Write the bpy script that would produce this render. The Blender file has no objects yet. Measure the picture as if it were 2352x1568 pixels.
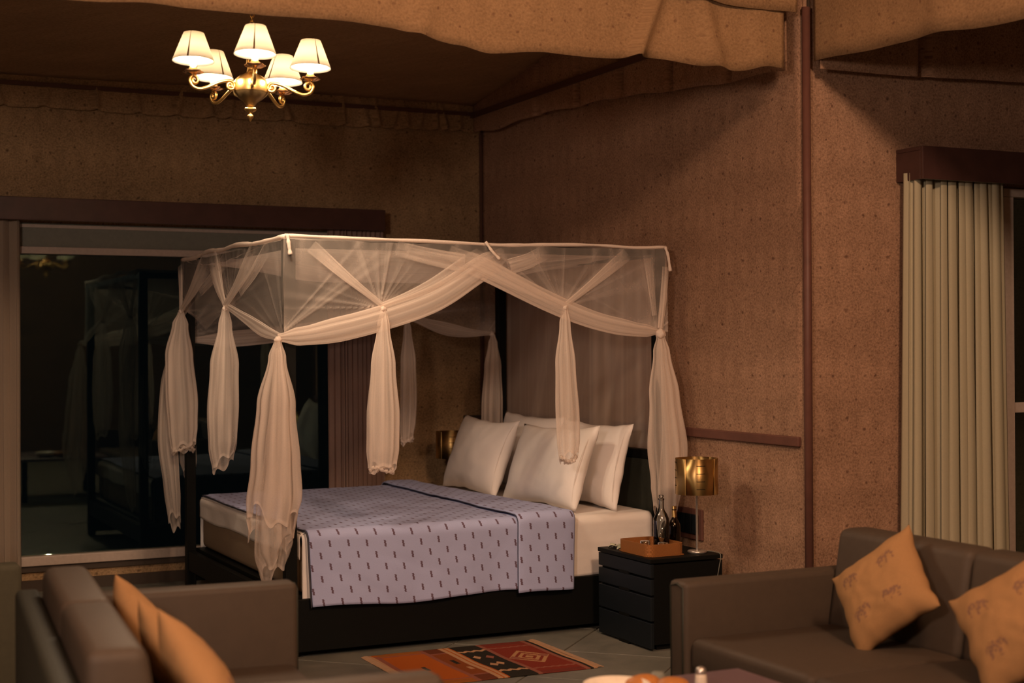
import bpy, bmesh, math, random
from math import sin, cos, pi, sqrt, atan2, exp
from mathutils import Vector, Matrix, noise

scene = bpy.context.scene
C = scene.collection
random.seed(7)

# ------------------------------------------------------------ camera
F_PX, YAW, PITCH, ROLL, CAM_H = 3403.0, .4509, .0033, -.0057, 1.5351
_fw = Vector((sin(YAW) * cos(PITCH), cos(YAW) * cos(PITCH), sin(PITCH)))
_r0 = Vector((cos(YAW), -sin(YAW), 0)); _u0 = _r0.cross(_fw)
_r = _r0 * cos(ROLL) + _u0 * sin(ROLL); _u = -_r0 * sin(ROLL) + _u0 * cos(ROLL)
cd = bpy.data.cameras.new('camera'); cam = bpy.data.objects.new('camera', cd); C.objects.link(cam)
M3 = Matrix((_r, _u, -_fw)).transposed()
cam.matrix_world = Matrix.Translation((0, 0, CAM_H)) @ M3.to_4x4()
cd.sensor_width = 36; cd.lens = F_PX * 36 / 2352
cd.dof.use_dof = True; cd.dof.focus_distance = 7.7; cd.dof.aperture_fstop = 2.0
cd.clip_start = .05
scene.camera = cam

# ------------------------------------------------------------ world, exposure
w = bpy.data.worlds.new('night'); scene.world = w; w.use_nodes = True
w.node_tree.nodes['Background'].inputs[0].default_value = (.35, .5, .6, 1)
w.node_tree.nodes['Background'].inputs[1].default_value = .0035
vs = scene.view_settings
vs.view_transform = 'Standard'; vs.look = 'None'; vs.gamma = 1; vs.use_curve_mapping = False
vs.exposure = 0.0
scene.cycles.transparent_max_bounces = 32
scene.cycles.max_bounces = 8
scene.cycles.sample_clamp_indirect = 4
scene.cycles.caustics_reflective = False
scene.cycles.caustics_refractive = False

WARM = (1.0, .63, .40)
def lamp(name, loc, power, rad, col=WARM):
    d = bpy.data.lights.new(name, 'POINT'); d.energy = power; d.shadow_soft_size = rad; d.color = col
    o = bpy.data.objects.new(name, d); o.location = loc; C.objects.link(o); return o
lamp('unseen_lounge_light', (2.25, .75, 4.28), 690, .30)
lamp('unseen_lounge_light', (-1.2, 1.2, 2.65), 400, .3, (1, .74, .58))  # added fill lamp at camera left, brightens the bed and its alcove

# ------------------------------------------------------------ geometry constants (metres)
YA, XB, YC = 9.775, 4.494, 5.962        # window wall, headboard wall, right recess wall
X0, Y0, X1, Y1, HT = 2.168, 7.040, 4.356, 9.140, 2.08   # bed frame outline

# ------------------------------------------------------------ node helpers
class NT:
    def __init__(s, name):
        s.m = bpy.data.materials.new(name); s.m.use_nodes = True
        s.t = s.m.node_tree; s.n = s.t.nodes; s.l = s.t.links
        s.b = s.n['Principled BSDF']; s.out = s.n['Material Output']
    def put(s, sock, v):
        if hasattr(v, 'links') or isinstance(v, bpy.types.NodeSocket): s.l.new(v, sock)
        elif isinstance(v, (tuple, list)) and len(v) == 3 and sock.type == 'RGBA': sock.default_value = (*v, 1)
        else: sock.default_value = v
    def math(s, op, a, b=0.0, c=None, clamp=False):
        n = s.n.new('ShaderNodeMath'); n.operation = op; n.use_clamp = clamp
        s.put(n.inputs[0], a); s.put(n.inputs[1], b)
        if c is not None: s.put(n.inputs[2], c)
        return n.outputs[0]
    def mix(s, f, a, b):
        n = s.n.new('ShaderNodeMix'); n.data_type = 'RGBA'
        s.put(n.inputs[0], f); s.put(n.inputs[6], a); s.put(n.inputs[7], b)
        return n.outputs[2]
    def noise(s, scale, detail=3, rough=.5, vec=None):
        n = s.n.new('ShaderNodeTexNoise'); n.inputs['Scale'].default_value = scale
        n.inputs['Detail'].default_value = detail; n.inputs['Roughness'].default_value = rough
        if vec is not None: s.l.new(vec, n.inputs['Vector'])
        return n.outputs['Fac']
    def voro(s, scale, vec=None, feat='F1'):
        n = s.n.new('ShaderNodeTexVoronoi'); n.inputs['Scale'].default_value = scale; n.feature = feat
        if vec is not None: s.l.new(vec, n.inputs['Vector'])
        return n.outputs['Distance']
    def ramp(s, v, lo, hi):
        n = s.n.new('ShaderNodeMapRange'); s.put(n.inputs[0], v)
        n.inputs[1].default_value = lo; n.inputs[2].default_value = hi; n.clamp = True
        return n.outputs[0]
    def obj(s):
        return s.n.new('ShaderNodeTexCoord').outputs['Object']
    def pos(s):
        return s.n.new('ShaderNodeNewGeometry').outputs['Position']
    def uv(s):
        return s.n.new('ShaderNodeTexCoord').outputs['UV']
    def sep(s, v):
        n = s.n.new('ShaderNodeSeparateXYZ'); s.l.new(v, n.inputs[0]); return n.outputs
    def comb(s, x, y, z=0.0):
        n = s.n.new('ShaderNodeCombineXYZ'); s.put(n.inputs[0], x); s.put(n.inputs[1], y); s.put(n.inputs[2], z); return n.outputs[0]
    def bump(s, h, st=.3, dist=.01):
        n = s.n.new('ShaderNodeBump'); n.inputs['Strength'].default_value = st; n.inputs['Distance'].default_value = dist
        s.l.new(h, n.inputs['Height']); s.l.new(n.outputs[0], s.b.inputs['Normal'])
    def base(s, col, rough=.8, metal=0.0, spec=.3):
        s.put(s.b.inputs['Base Color'], col); s.put(s.b.inputs['Roughness'], rough)
        s.b.inputs['Metallic'].default_value = metal; s.b.inputs['Specular IOR Level'].default_value = spec
        return s.m

def plain(name, col, rough=.7, metal=0.0, spec=.3, ns=40, amt=.12, bump=.1, bd=.002):
    m = NT(name); v = m.obj(); f = m.noise(ns, 4, .6, v)
    c2 = tuple(c * (1 - amt * 2) for c in col); c1 = tuple(min(1, c * (1 + amt)) for c in col)
    if bump: m.bump(f, bump, bd)
    return m.base(m.mix(f, c2, c1), rough, metal, spec)

def tent_material(name, c_lo, c_hi, c_dot, dots=True, contrast=1.0):
    """block printed canvas: mottled ground, fine vermicelli, rows of small dark dots every 0.27 m"""
    m = NT(name); p = m.pos(); X, Y, Z = m.sep(p)
    u = m.math('ADD', X, Y); v = m.math('MULTIPLY_ADD', Y, .0, Z) if dots else m.math('ADD', Z, m.math('MULTIPLY', Y, .9))
    uv = m.comb(u, v)
    warp = m.noise(14, 2, .5, uv)
    fine = m.noise(95, 4, .75, uv)
    fine2 = m.voro(62, m.comb(m.math('MULTIPLY_ADD', warp, .06, u), m.math('MULTIPLY_ADD', warp, .05, v)))
    big = m.noise(2.6, 3, .55, uv)
    # soft pale rosettes in rows
    fr = lambda s_, off, P: m.math('FRACT', m.math('ADD', m.math('DIVIDE', s_, P), off))
    g = m.math('MULTIPLY', m.math('ADD', m.math('SINE', m.math('MULTIPLY', u, 2 * pi / .135)), 1),
               m.math('ADD', m.math('SINE', m.math('MULTIPLY', v, 2 * pi / .27)), 1))
    g = m.math('MULTIPLY', g, m.noise(22, 3, .6, uv))
    h = m.math('MULTIPLY_ADD', m.ramp(fine, .34, .66), .70, m.math('MULTIPLY', m.ramp(big, .25, .75), .30))
    h = m.math('ADD', h, m.math('MULTIPLY', m.ramp(g, .3, 1.6), .13))
    h = m.math('ADD', h, m.math('MULTIPLY', m.ramp(fine2, .1, .7), .25))
    h = m.math('SUBTRACT', h, .20, clamp=True)
    col = m.mix(h, c_lo, c_hi)
    if dots:
        jit = m.math('MULTIPLY_ADD', warp, .05, -.025)
        tot = None
        for (a, b, r) in ((.1, .1, .0085), (.36, .1, .0085), (.68, .32, .010), (.22, .47, .006), (.87, .66, .007), (.5, .84, .006)):
            du = m.math('MULTIPLY', m.math('SUBTRACT', fr(m.math('ADD', u, jit), 0.0, .27), a), .27)
            dv = m.math('MULTIPLY', m.math('SUBTRACT', fr(v, 0.0, .27), b), .27)
            d = m.math('SQRT', m.math('ADD', m.math('MULTIPLY', du, du), m.math('MULTIPLY', dv, dv)))
            k = m.math('SUBTRACT', 1.0, m.ramp(d, r * .5, r * 1.2))
            tot = k if tot is None else m.math('MAXIMUM', tot, k)
        tot = m.math('MULTIPLY', tot, m.ramp(m.noise(9, 2, .5, uv), .3, .55))
        sp = m.math('SUBTRACT', 1.0, m.ramp(m.voro(34, uv), .10, .22))
        sp = m.math('MULTIPLY', sp, m.ramp(m.noise(5, 3, .6, uv), .4, .62))
        tot = m.math('MAXIMUM', tot, m.math('MULTIPLY', sp, .7))
        col = m.mix(m.math('MULTIPLY', tot, .68), col, c_dot)
    wr = m.noise(3.2, 3, .5, m.comb(m.math('MULTIPLY', u, .5), m.math('MULTIPLY', v, 1.6)))
    m.bump(m.math('MULTIPLY_ADD', fine, .06, wr), .35, .06)
    return m.base(col, .9, 0, .15)

MAT = {}
MAT['tent'] = tent_material('printed_tent_canvas', (.155, .085, .052), (.43, .26, .17), (.07, .03, .02))
MAT['tent_back'] = tent_material('printed_tent_canvas_brown', (.135, .086, .045), (.43, .28, .15), (.05, .028, .016))
MAT['valance'] = tent_material('valance_canvas', (.185, .107, .053), (.32, .194, .10), (.11, .05, .028))
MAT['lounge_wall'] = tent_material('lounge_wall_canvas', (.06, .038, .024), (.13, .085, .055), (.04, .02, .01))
MAT['ceiling'] = tent_material('ceiling_canvas', (.23, .145, .085), (.43, .28, .165), (.08, .04, .03), dots=False)
MAT['cord'] = plain('brown_trim_band', (.10, .045, .028), .7)
MAT['mould'] = plain('red_brown_wood', (.135, .058, .043), .5, amt=.2, ns=12)
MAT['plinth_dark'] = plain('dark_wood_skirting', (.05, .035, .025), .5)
MAT['box'] = plain('mahogany_pelmet', (.068, .030, .025), .36, spec=.5, amt=.25, ns=9)
MAT['alu'] = plain('pale_window_frame', (.42, .34, .29), .45)
MAT['grey'] = plain('grey_window_panel', (.17, .17, .14), .6)
MAT['black'] = plain('black_lacquered_wood', (.005, .0055, .005), .55, spec=.12)
MAT['headb'] = plain('charcoal_upholstery', (.026, .028, .020), .8, amt=.2)
MAT['edging'] = plain('slate_edging', (.055, .055, .075), .8)
MAT['nstand'] = plain('blue_black_drawer', (.007, .010, .013), .5, spec=.22)
MAT['mattress'] = plain('taupe_mattress_cover', (.30, .22, .145), .9, ns=160, bump=.2)
MAT['sheet'] = plain('white_cotton', (.77, .72, .68), .85, ns=7, amt=.02, bump=.35, bd=.01)
MAT['pillow'] = plain('white_pillow_cotton', (.80, .755, .73), .85, ns=9, amt=.02, bump=.25, bd=.01)
MAT['brass'] = plain('aged_brass', (.72, .46, .16), .32, 1.0, ns=20, amt=.1, bump=.05)
MAT['lampbrass'] = plain('brushed_brass', (.60, .41, .17), .40, 1.0, ns=20, amt=.06, bump=.02)
MAT['candle'] = plain('ivory_sleeve', (.85, .75, .55), .5)
_m = MAT['lampbrass'].node_tree; _p = _m.nodes['Principled BSDF']; _p.inputs['Anisotropic'].default_value = .85; _p.inputs['Anisotropic Rotation'].default_value = .25
_t = _m.nodes.new('ShaderNodeTangent'); _t.direction_type = 'RADIAL'; _t.axis = 'Z'; _m.links.new(_t.outputs[0], _p.inputs['Tangent'])
MAT['copper'] = plain('bright_petal_brass', (.85, .50, .28), .25, 1.0)
MAT['sofa'] = plain('taupe_sofa_leather', (.057, .040, .028), .62, spec=.25, ns=26, amt=.1, bump=.15)
MAT['sofadark'] = plain('dark_sofa_frame', (.022, .022, .015), .6)
MAT['armchair'] = plain('dark_olive_upholstery', (.055, .050, .03), .8)
MAT['tabletop'] = plain('plum_table_surface', (.13, .085, .10), .35, spec=.5)
MAT['white'] = plain('white_ceramic', (.72, .62, .50), .35, spec=.5)
MAT['bread'] = plain('orange_glaze', (.42, .16, .04), .5, ns=14, amt=.25)
MAT['leaf'] = plain('pale_leaf', (.50, .50, .36), .7)
MAT['steel'] = plain('pale_steel', (.6, .55, .5), .3, .8)

def _curtain_mat(name, col, dark, sheer=None):
    m = NT(name); v = m.obj(); f = m.noise(120, 3, .6, v)
    m.base(m.mix(f, dark, col), .9, 0, .1)
    if sheer is not None:
        t = m.n.new('ShaderNodeBsdfTransparent'); mx = m.n.new('ShaderNodeMixShader')
        mx.inputs[0].default_value = sheer; m.l.new(t.outputs[0], mx.inputs[1]); m.l.new(m.b.outputs[0], mx.inputs[2])
        m.l.new(mx.outputs[0], m.out.inputs[0])
    return m.m
MAT['curtain'] = _curtain_mat('sage_beige_curtain', (.40, .36, .25), (.35, .31, .215))
MAT['sheer_r'] = _curtain_mat('mauve_sheer_curtain', (.36, .245, .205), (.30, .20, .17), .78)
MAT['sheer_l'] = _curtain_mat('grey_beige_sheer_curtain', (.38, .30, .23), (.33, .26, .2), .72)

# net: fabric density is a property stored on the cloth (gathered folds are denser)
def net_material():
    m = NT('sheer_net'); a = m.n.new('ShaderNodeAttribute'); a.attribute_name = 'gather_amount'
    f = m.noise(260, 2, .6, m.obj())
    al = m.math('MULTIPLY', a.outputs['Fac'], m.math('MULTIPLY_ADD', f, .3, .85), clamp=True)
    col = (.86, .745, .66)
    d = m.n.new('ShaderNodeBsdfDiffuse'); d.inputs[0].default_value = (*col, 1)
    tl = m.n.new('ShaderNodeBsdfTranslucent'); tl.inputs[0].default_value = (*col, 1)
    m1 = m.n.new('ShaderNodeMixShader'); m1.inputs[0].default_value = .35
    m.l.new(d.outputs[0], m1.inputs[1]); m.l.new(tl.outputs[0], m1.inputs[2])
    t = m.n.new('ShaderNodeBsdfTransparent'); mx = m.n.new('ShaderNodeMixShader')
    m.l.new(al, mx.inputs[0]); m.l.new(t.outputs[0], mx.inputs[1]); m.l.new(m1.outputs[0], mx.inputs[2])
    m.l.new(mx.outputs[0], m.out.inputs[0]); m.n.remove(m.b)
    return m.m
MAT['net'] = net_material()

def glass(name, col=(1, 1, 1), rough=0.0, ior=1.5):
    m = NT(name); m.b.inputs['Transmission Weight'].default_value = 1
    m.b.inputs['IOR'].default_value = ior; return m.base(col, rough, 0, .5)
MAT['glass'] = glass('clear_glass')
def pane(name='window_glass', tint=(.32, .43, .39), ior=1.8, tr=(.8, .85, .82), rg=.015):
    # one thin sheet of float glass: clear straight through, mirror by the Fresnel law
    m = NT(name); m.n.remove(m.b)
    t = m.n.new('ShaderNodeBsdfTransparent'); t.inputs[0].default_value = (*tr, 1)
    g = m.n.new('ShaderNodeBsdfGlossy'); g.inputs['Roughness'].default_value = rg; g.inputs[0].default_value = (*tint, 1)
    fr = m.n.new('ShaderNodeFresnel'); fr.inputs[0].default_value = ior
    mx = m.n.new('ShaderNodeMixShader'); m.l.new(fr.outputs[0], mx.inputs[0])
    m.l.new(t.outputs[0], mx.inputs[1]); m.l.new(g.outputs[0], mx.inputs[2]); m.l.new(mx.outputs[0], m.out.inputs[0])
    return m.m
MAT['pane'] = pane()
MAT['glass'] = pane('clear_bottle_glass', (1, 1, 1), 1.6, (.95, .97, .97), .04)
MAT['darkglass'] = pane('brown_bottle_glass', (1, .9, .8), 1.6, (.20, .10, .06), .05)

def shade_mat():
    m = NT('ivory_lampshade'); m.n.remove(m.b)
    d = m.n.new('ShaderNodeBsdfDiffuse'); d.inputs[0].default_value = (.92, .87, .76, 1)
    t = m.n.new('ShaderNodeBsdfTranslucent'); t.inputs[0].default_value = (.98, .93, .82, 1)
    mx = m.n.new('ShaderNodeMixShader'); mx.inputs[0].default_value = .72
    m.l.new(d.outputs[0], mx.inputs[1]); m.l.new(t.outputs[0], mx.inputs[2]); m.l.new(mx.outputs[0], m.out.inputs[0])
    return m.m
MAT['shade'] = shade_mat()
def bulb_mat():
    m = NT('lit_bulb'); m.n.remove(m.b)
    e = m.n.new('ShaderNodeEmission'); e.inputs[0].default_value = (1, .72, .42, 1); e.inputs[1].default_value = 14
    t = m.n.new('ShaderNodeBsdfTransparent'); mx = m.n.new('ShaderNodeMixShader'); mx.inputs[0].default_value = .35
    m.l.new(t.outputs[0], mx.inputs[1]); m.l.new(e.outputs[0], mx.inputs[2]); m.l.new(mx.outputs[0], m.out.inputs[0]); return m.m
MAT['bulb'] = bulb_mat()
MAT['seam'] = plain('shade_seam', (.22, .12, .04), .8)

def blanket_mat():
    """lavender cotton with staggered short dark dashes (flat print), laid out in cloth metres through the UVs"""
    m = NT('dash_print_blanket'); U, V, _ = m.sep(m.uv())
    dx, dy = .099, .0575
    row = m.math('FLOOR', m.math('DIVIDE', V, dy))
    sh = m.math('MULTIPLY', m.math('MODULO', m.math('ADD', row, 100), 2.0), .5)
    fu = m.math('SUBTRACT', m.math('FRACT', m.math('ADD', m.math('DIVIDE', U, dx), sh)), .5)
    fv = m.math('SUBTRACT', m.math('FRACT', m.math('DIVIDE', V, dy)), .5)
    zig = m.math('MULTIPLY', m.math('SINE', m.math('MULTIPLY', fv, 26.0)), .012)
    a = m.math('ABSOLUTE', m.math('ADD', m.math('ADD', fu, zig), m.math('MULTIPLY', fv, .09)))
    b = m.math('ABSOLUTE', fv)
    k = m.math('MULTIPLY', m.math('LESS_THAN', a, .054), m.math('LESS_THAN', b, .29))
    f = m.noise(180, 3, .6, m.uv())
    col = m.mix(f, (.345, .38, .59), (.405, .445, .69))
    col = m.mix(k, col, (.13, .09, .13))
    wr = m.noise(6, 3, .5, m.uv())
    m.bump(m.math('MULTIPLY_ADD', f, .03, wr), .3, .02)
    return m.base(col, .9, 0, .1)
MAT['blanket'] = blanket_mat()

def vcol_mat(name, rough=.95, ns=300):
    m = NT(name); a = m.n.new('ShaderNodeAttribute'); a.attribute_name = 'Col'
    f = m.noise(ns, 3, .6, m.obj()); m.bump(f, .4, .002)
    return m.base(m.mix(m.math('MULTIPLY', f, .35), a.outputs['Color'], (.03, .02, .015)), rough, 0, .1)
MAT['kilim'] = vcol_mat('kilim_wool')
MAT['cushion'] = vcol_mat('printed_cushion_cotton')

def wicker():
    m = NT('woven_cane'); X, Y, Z = m.sep(m.obj())
    u = m.math('ADD', X, Y)
    a = m.math('SINE', m.math('MULTIPLY', u, 900)); b = m.math('SINE', m.math('MULTIPLY', Z, 900))
    k = m.math('MULTIPLY', a, b); m.bump(k, .7, .002)
    return m.base(m.mix(m.ramp(k, -1, 1), (.17, .055, .012), (.46, .18, .045)), .5)
MAT['cane'] = wicker()

def tile_mat():
    m = NT('slate_tile'); p = m.pos(); f = m.noise(5, 5, .65, p); f2 = m.noise(70, 3, .6, p)
    c = m.mix(m.ramp(f, .3, .7), (.088, .092, .078), (.155, .150, .125))
    c = m.mix(m.math('MULTIPLY', f2, .3), c, (.2, .18, .15)); m.bump(f2, .15, .004)
    return m.base(c, m.math('MULTIPLY_ADD', f, .25, .38), 0, .4)
MAT['tile'] = tile_mat()
MAT['grout'] = plain('grout', (.20, .175, .14), .9)

# ------------------------------------------------------------ mesh helpers
def smooth(me, on=True):
    for p in me.polygons: p.use_smooth = on
def link_mesh(name, me, mat, parent=None):
    if isinstance(mat, str): mat = MAT[mat]
    if mat: me.materials.append(mat)
    o = bpy.data.objects.new(name, me); C.objects.link(o)
    if parent: o.parent = parent
    return o
def mesh(name, vs_, fs, mat, parent=None, sm=False):
    me = bpy.data.meshes.new(name); me.from_pydata([tuple(v) for v in vs_], [], fs); me.validate(); me.update()
    smooth(me, sm); return link_mesh(name, me, mat, parent)
def from_bm(name, bm, mat, parent=None, sm=False):
    me = bpy.data.meshes.new(name); bmesh.ops.recalc_face_normals(bm, faces=bm.faces); bm.to_mesh(me); bm.free(); smooth(me, sm)
    return link_mesh(name, me, mat, parent)
def bx(bm, x0, x1, y0, y1, z0, z1, bev=0.0, seg=2):
    r = bmesh.ops.create_cube(bm, size=1)
    bmesh.ops.scale(bm, vec=(x1 - x0, y1 - y0, z1 - z0), verts=r['verts'])
    bmesh.ops.translate(bm, vec=((x0 + x1) / 2, (y0 + y1) / 2, (z0 + z1) / 2), verts=r['verts'])
    if bev:
        es = list({e for v in r['verts'] for e in v.link_edges})
        bmesh.ops.bevel(bm, geom=es, offset=bev, segments=seg, affect='EDGES', profile=.5)
    return r['verts']
def box(name, x0, x1, y0, y1, z0, z1, mat, parent=None, bev=0.0, seg=2, sm=False):
    bm = bmesh.new(); bx(bm, x0, x1, y0, y1, z0, z1, bev, seg)
    o = from_bm(name, bm, mat, parent, sm)
    return o
def lathe(name, prof, mat, parent=None, n=28, loc=(0, 0, 0), sm=True, ripple=None):
    vs_, fs = [], []
    for (r, z) in prof:
        for k in range(n):
            a = 2 * pi * k / n; rr = r * (1 + (ripple(a, z) if ripple else 0))
            vs_.append((loc[0] + rr * cos(a), loc[1] + rr * sin(a), loc[2] + z))
    for i in range(len(prof) - 1):
        for k in range(n):
            a, b = i * n + k, i * n + (k + 1) % n
            fs.append((a, b, b + n, a + n))
    return mesh(name, vs_, fs, mat, parent, sm)
def crom(pts, n):
    P = [Vector(p) for p in pts]; P = [P[0] * 2 - P[1]] + P + [P[-1] * 2 - P[-2]]
    out = []; m = len(P) - 3
    for i in range(n + 1):
        t = i / n * m; k = min(int(t), m - 1); t -= k
        a, b, c, d = P[k:k + 4]
        out.append(.5 * ((2 * b) + (c - a) * t + (2 * a - 5 * b + 4 * c - d) * t * t + (3 * b - a - 3 * c + d) * t ** 3))
    return out
def tube_bm(bm, path, rad, n=10, cap=True):
    rings = []
    for i, p in enumerate(path):
        T = (path[min(i + 1, len(path) - 1)] - path[max(i - 1, 0)]).normalized()
        A = T.orthogonal().normalized() if i == 0 else (A - T * A.dot(T)).normalized()
        B = T.cross(A); r = rad[i] if isinstance(rad, (list, tuple)) else rad
        rings.append([bm.verts.new(p + (A * cos(2 * pi * k / n) + B * sin(2 * pi * k / n)) * r) for k in range(n)])
    for a, b in zip(rings, rings[1:]):
        for k in range(n): bm.faces.new((a[k], a[(k + 1) % n], b[(k + 1) % n], b[k]))
    if cap: bm.faces.new(rings[0][::-1]); bm.faces.new(rings[-1])
def tube(name, pts, rad, mat, parent=None, n=10, seg=24):
    bm = bmesh.new(); tube_bm(bm, crom(pts, seg), rad, n); return from_bm(name, bm, mat, parent, True)
def empty(name, loc=(0, 0, 0), rz=0):
    o = bpy.data.objects.new(name, None); o.location = loc; o.rotation_euler[2] = rz; o.empty_display_size = .1; C.objects.link(o); return o
def tag(o, label=None, cat=None, group=None, kind=None):
    if label: o['label'] = label
    if cat: o['category'] = cat
    if group: o['group'] = group
    if kind: o['kind'] = kind
    return o
def struct(o): o['kind'] = 'structure'; return o
def N(x, y=0.0, z=0.0): return noise.noise(Vector((x, y, z)))
def lerp(a, b, t): return a + (b - a) * t
def pl(pts, x):                      # piecewise linear
    if x <= pts[0][0]: return pts[0][1]
    for (a, b), (c, d) in zip(pts, pts[1:]):
        if x <= c: return lerp(b, d, (x - a) / (c - a))
    return pts[-1][1]
def sm_(t): t = max(0, min(1, t)); return t * t * (3 - 2 * t)
def pls(pts, x):
    if x <= pts[0][0]: return pts[0][1]
    for (a, b), (c, d) in zip(pts, pts[1:]):
        if x <= c: return lerp(b, d, sm_((x - a) / (c - a)))
    return pts[-1][1]
def grid(name, fn, nu, nv, mat, parent=None, sm=True, uvf=None, dens=False, col=None, solid=0.0):
    vs_, fs, ds = [], [], []
    for j in range(nv + 1):
        for i in range(nu + 1):
            r = fn(i / nu, j / nv)
            if dens: ds.append(r[1]); r = r[0]
            vs_.append(tuple(r))
    for j in range(nv):
        for i in range(nu):
            a = j * (nu + 1) + i; fs.append((a, a + 1, a + nu + 2, a + nu + 1))
    me = bpy.data.meshes.new(name); me.from_pydata(vs_, [], fs); me.update(); smooth(me, sm)
    if dens:
        at = me.attributes.new('gather_amount', 'FLOAT', 'POINT'); at.data.foreach_set('value', ds)
    if uvf:
        ul = me.uv_layers.new(name='UVMap')
        for l in me.loops:
            k = l.vertex_index; ul.data[l.index].uv = uvf((k % (nu + 1)) / nu, (k // (nu + 1)) / nv)
    if col:
        at = me.color_attributes.new('Col', 'FLOAT_COLOR', 'POINT')
        for k in range(len(vs_)):
            at.data[k].color = (*col((k % (nu + 1)) / nu, (k // (nu + 1)) / nv), 1)
    o = link_mesh(name, me, mat, parent)
    if solid:
        md = o.modifiers.new('thickness', 'SOLIDIFY'); md.thickness = solid; md.offset = 0
    return o

# ============================================================ SETTING
# floor: grout bed with square slate tiles laid on the diagonal
FX0, FX1, FY0, FY1 = -3.2, 7.6, -2.6, YA
floor = struct(box('floor', FX0, FX1, FY0, FY1, -.10, -.006, 'grout'))
def clip(poly, ax, lim, keep_less):
    out = []
    for i in range(len(poly)):
        a, b = poly[i], poly[(i + 1) % len(poly)]
        ia = (a[ax] <= lim) == keep_less; ib = (b[ax] <= lim) == keep_less
        if ia: out.append(a)
        if ia != ib:
            t = (lim - a[ax]) / (b[ax] - a[ax]); out.append((a[0] + (b[0] - a[0]) * t, a[1] + (b[1] - a[1]) * t))
    return out
TS, GAP = .60, .008
proto_tile = None
def tile_mesh(poly, name='floor_tile'):
    n = len(poly); cx = sum(p[0] for p in poly) / n; cy = sum(p[1] for p in poly) / n
    top = [(cx + (x - cx) * .994, cy + (y - cy) * .994, 0.0) for x, y in poly]
    mid = [(x, y, -.003) for x, y in poly]; bot = [(x, y, -.012) for x, y in poly]
    v = top + mid + bot
    f = [tuple(range(n))] + [(i, (i + 1) % n, n + (i + 1) % n, n + i)[::-1] for i in range(n)] + [(n + i, n + (i + 1) % n, 2 * n + (i + 1) % n, 2 * n + i)[::-1] for i in range(n)]
    return v, f
VX0, VX1, VY0, VY1 = -.2, 4.49, 4.1, YA - .002
rest = []
h = (TS - GAP) / 2
for i in range(-30, 40):
    for j in range(-30, 40):
        cx = (i - j) * TS / sqrt(2) + 3.484; cy = (i + j) * TS / sqrt(2) + 6.617 + TS / sqrt(2)
        if not (-3.6 < cx < 8 and -3 < cy < 10.3): continue
        q = [(cx + (a - b) * h / sqrt(2), cy + (a + b) * h / sqrt(2)) for a, b in ((-1, -1), (1, -1), (1, 1), (-1, 1))]
        full = all(FX0 < x < FX1 and FY0 < y < VY1 for x, y in q)
        vis = VX0 - .5 < cx < 4.7 and VY0 < cy < YA + .3
        for ax, lim, k in ((0, FX0, False), (0, FX1, True), (1, FY0, False), (1, VY1, True)): q = clip(q, ax, lim, k) if q else q
        if len(q) < 3: continue
        if not vis: rest.append(q); continue
        if full and proto_tile is not None:
            o = proto_tile.copy(); C.objects.link(o); o.parent = floor
            o.location = (cx - proto_c[0], cy - proto_c[1], random.uniform(-.0008, .0008))
        else:
            v, f = tile_mesh(q); o = mesh('floor_tile', v, f, 'tile', floor)
            if full: proto_tile = o; proto_c = (cx, cy)
v, f = [], []
for q in rest:
    a, b = tile_mesh(q); f += [tuple(k + len(v) for k in t) for t in b]; v += a
o = mesh('outlying_floor_tiles', v, f, 'tile', floor); o['kind'] = 'stuff'

def wall_sheet(name, A, B, z0, z1, mat, thick, side, nu=60, nv=30, wave=.006, seed=0, holes=None):
    """stretched canvas wall between plan points A and B; a real panel with a slight belly and a back"""
    A = Vector((*A, 0)); B = Vector((*B, 0)); d = (B - A); L = d.length; d.normalize(); n = Vector((-d.y, d.x, 0)) * side
    def P(u, v):
        x = u * L; z = z0 + v * (z1 - z0)
        w_ = wave * (N(x * 1.1 + seed, z * .8, seed) + .5 * N(x * 3 + seed, z * 1.2, 9)) * min(1, 8 * u, 8 * (1 - u))
        return A + d * x + Vector((0, 0, z)) + n * w_
    o = grid(name, P, nu, nv, mat, None)
    md = o.modifiers.new('thickness', 'SOLIDIFY'); md.thickness = thick; md.offset = -1
    return o
# window wall (back) : above, below and beside the opening
WX0, WX1, WZ0, WZ1 = -1.6, 3.72, .165, 2.335
def wall_box(name, x0, x1, y0, y1, z0, z1, mat): return struct(box(name, x0, x1, y0, y1, z0, z1, mat))
bm = bmesh.new()
bx(bm, -2.6, XB + .1, YA, YA + .12, WZ1, 3.45); bx(bm, -2.6, XB + .1, YA, YA + .12, 0, WZ0)
bx(bm, WX1, XB + .1, YA, YA + .12, WZ0, WZ1); bx(bm, -2.6, WX0, YA, YA + .12, WZ0, WZ1)
struct(from_bm('wall_back', bm, 'tent_back'))
o = struct(wall_sheet('wall_right', (XB, YA), (XB, YC + .004), 0, 4.0, 'tent', .10, 1, seed=3))
o = struct(wall_sheet('wall_recess', (XB + .1, YC), (7.6, YC), 0, 3.6, 'tent', .10, 1, 80, 30, seed=5))
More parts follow.
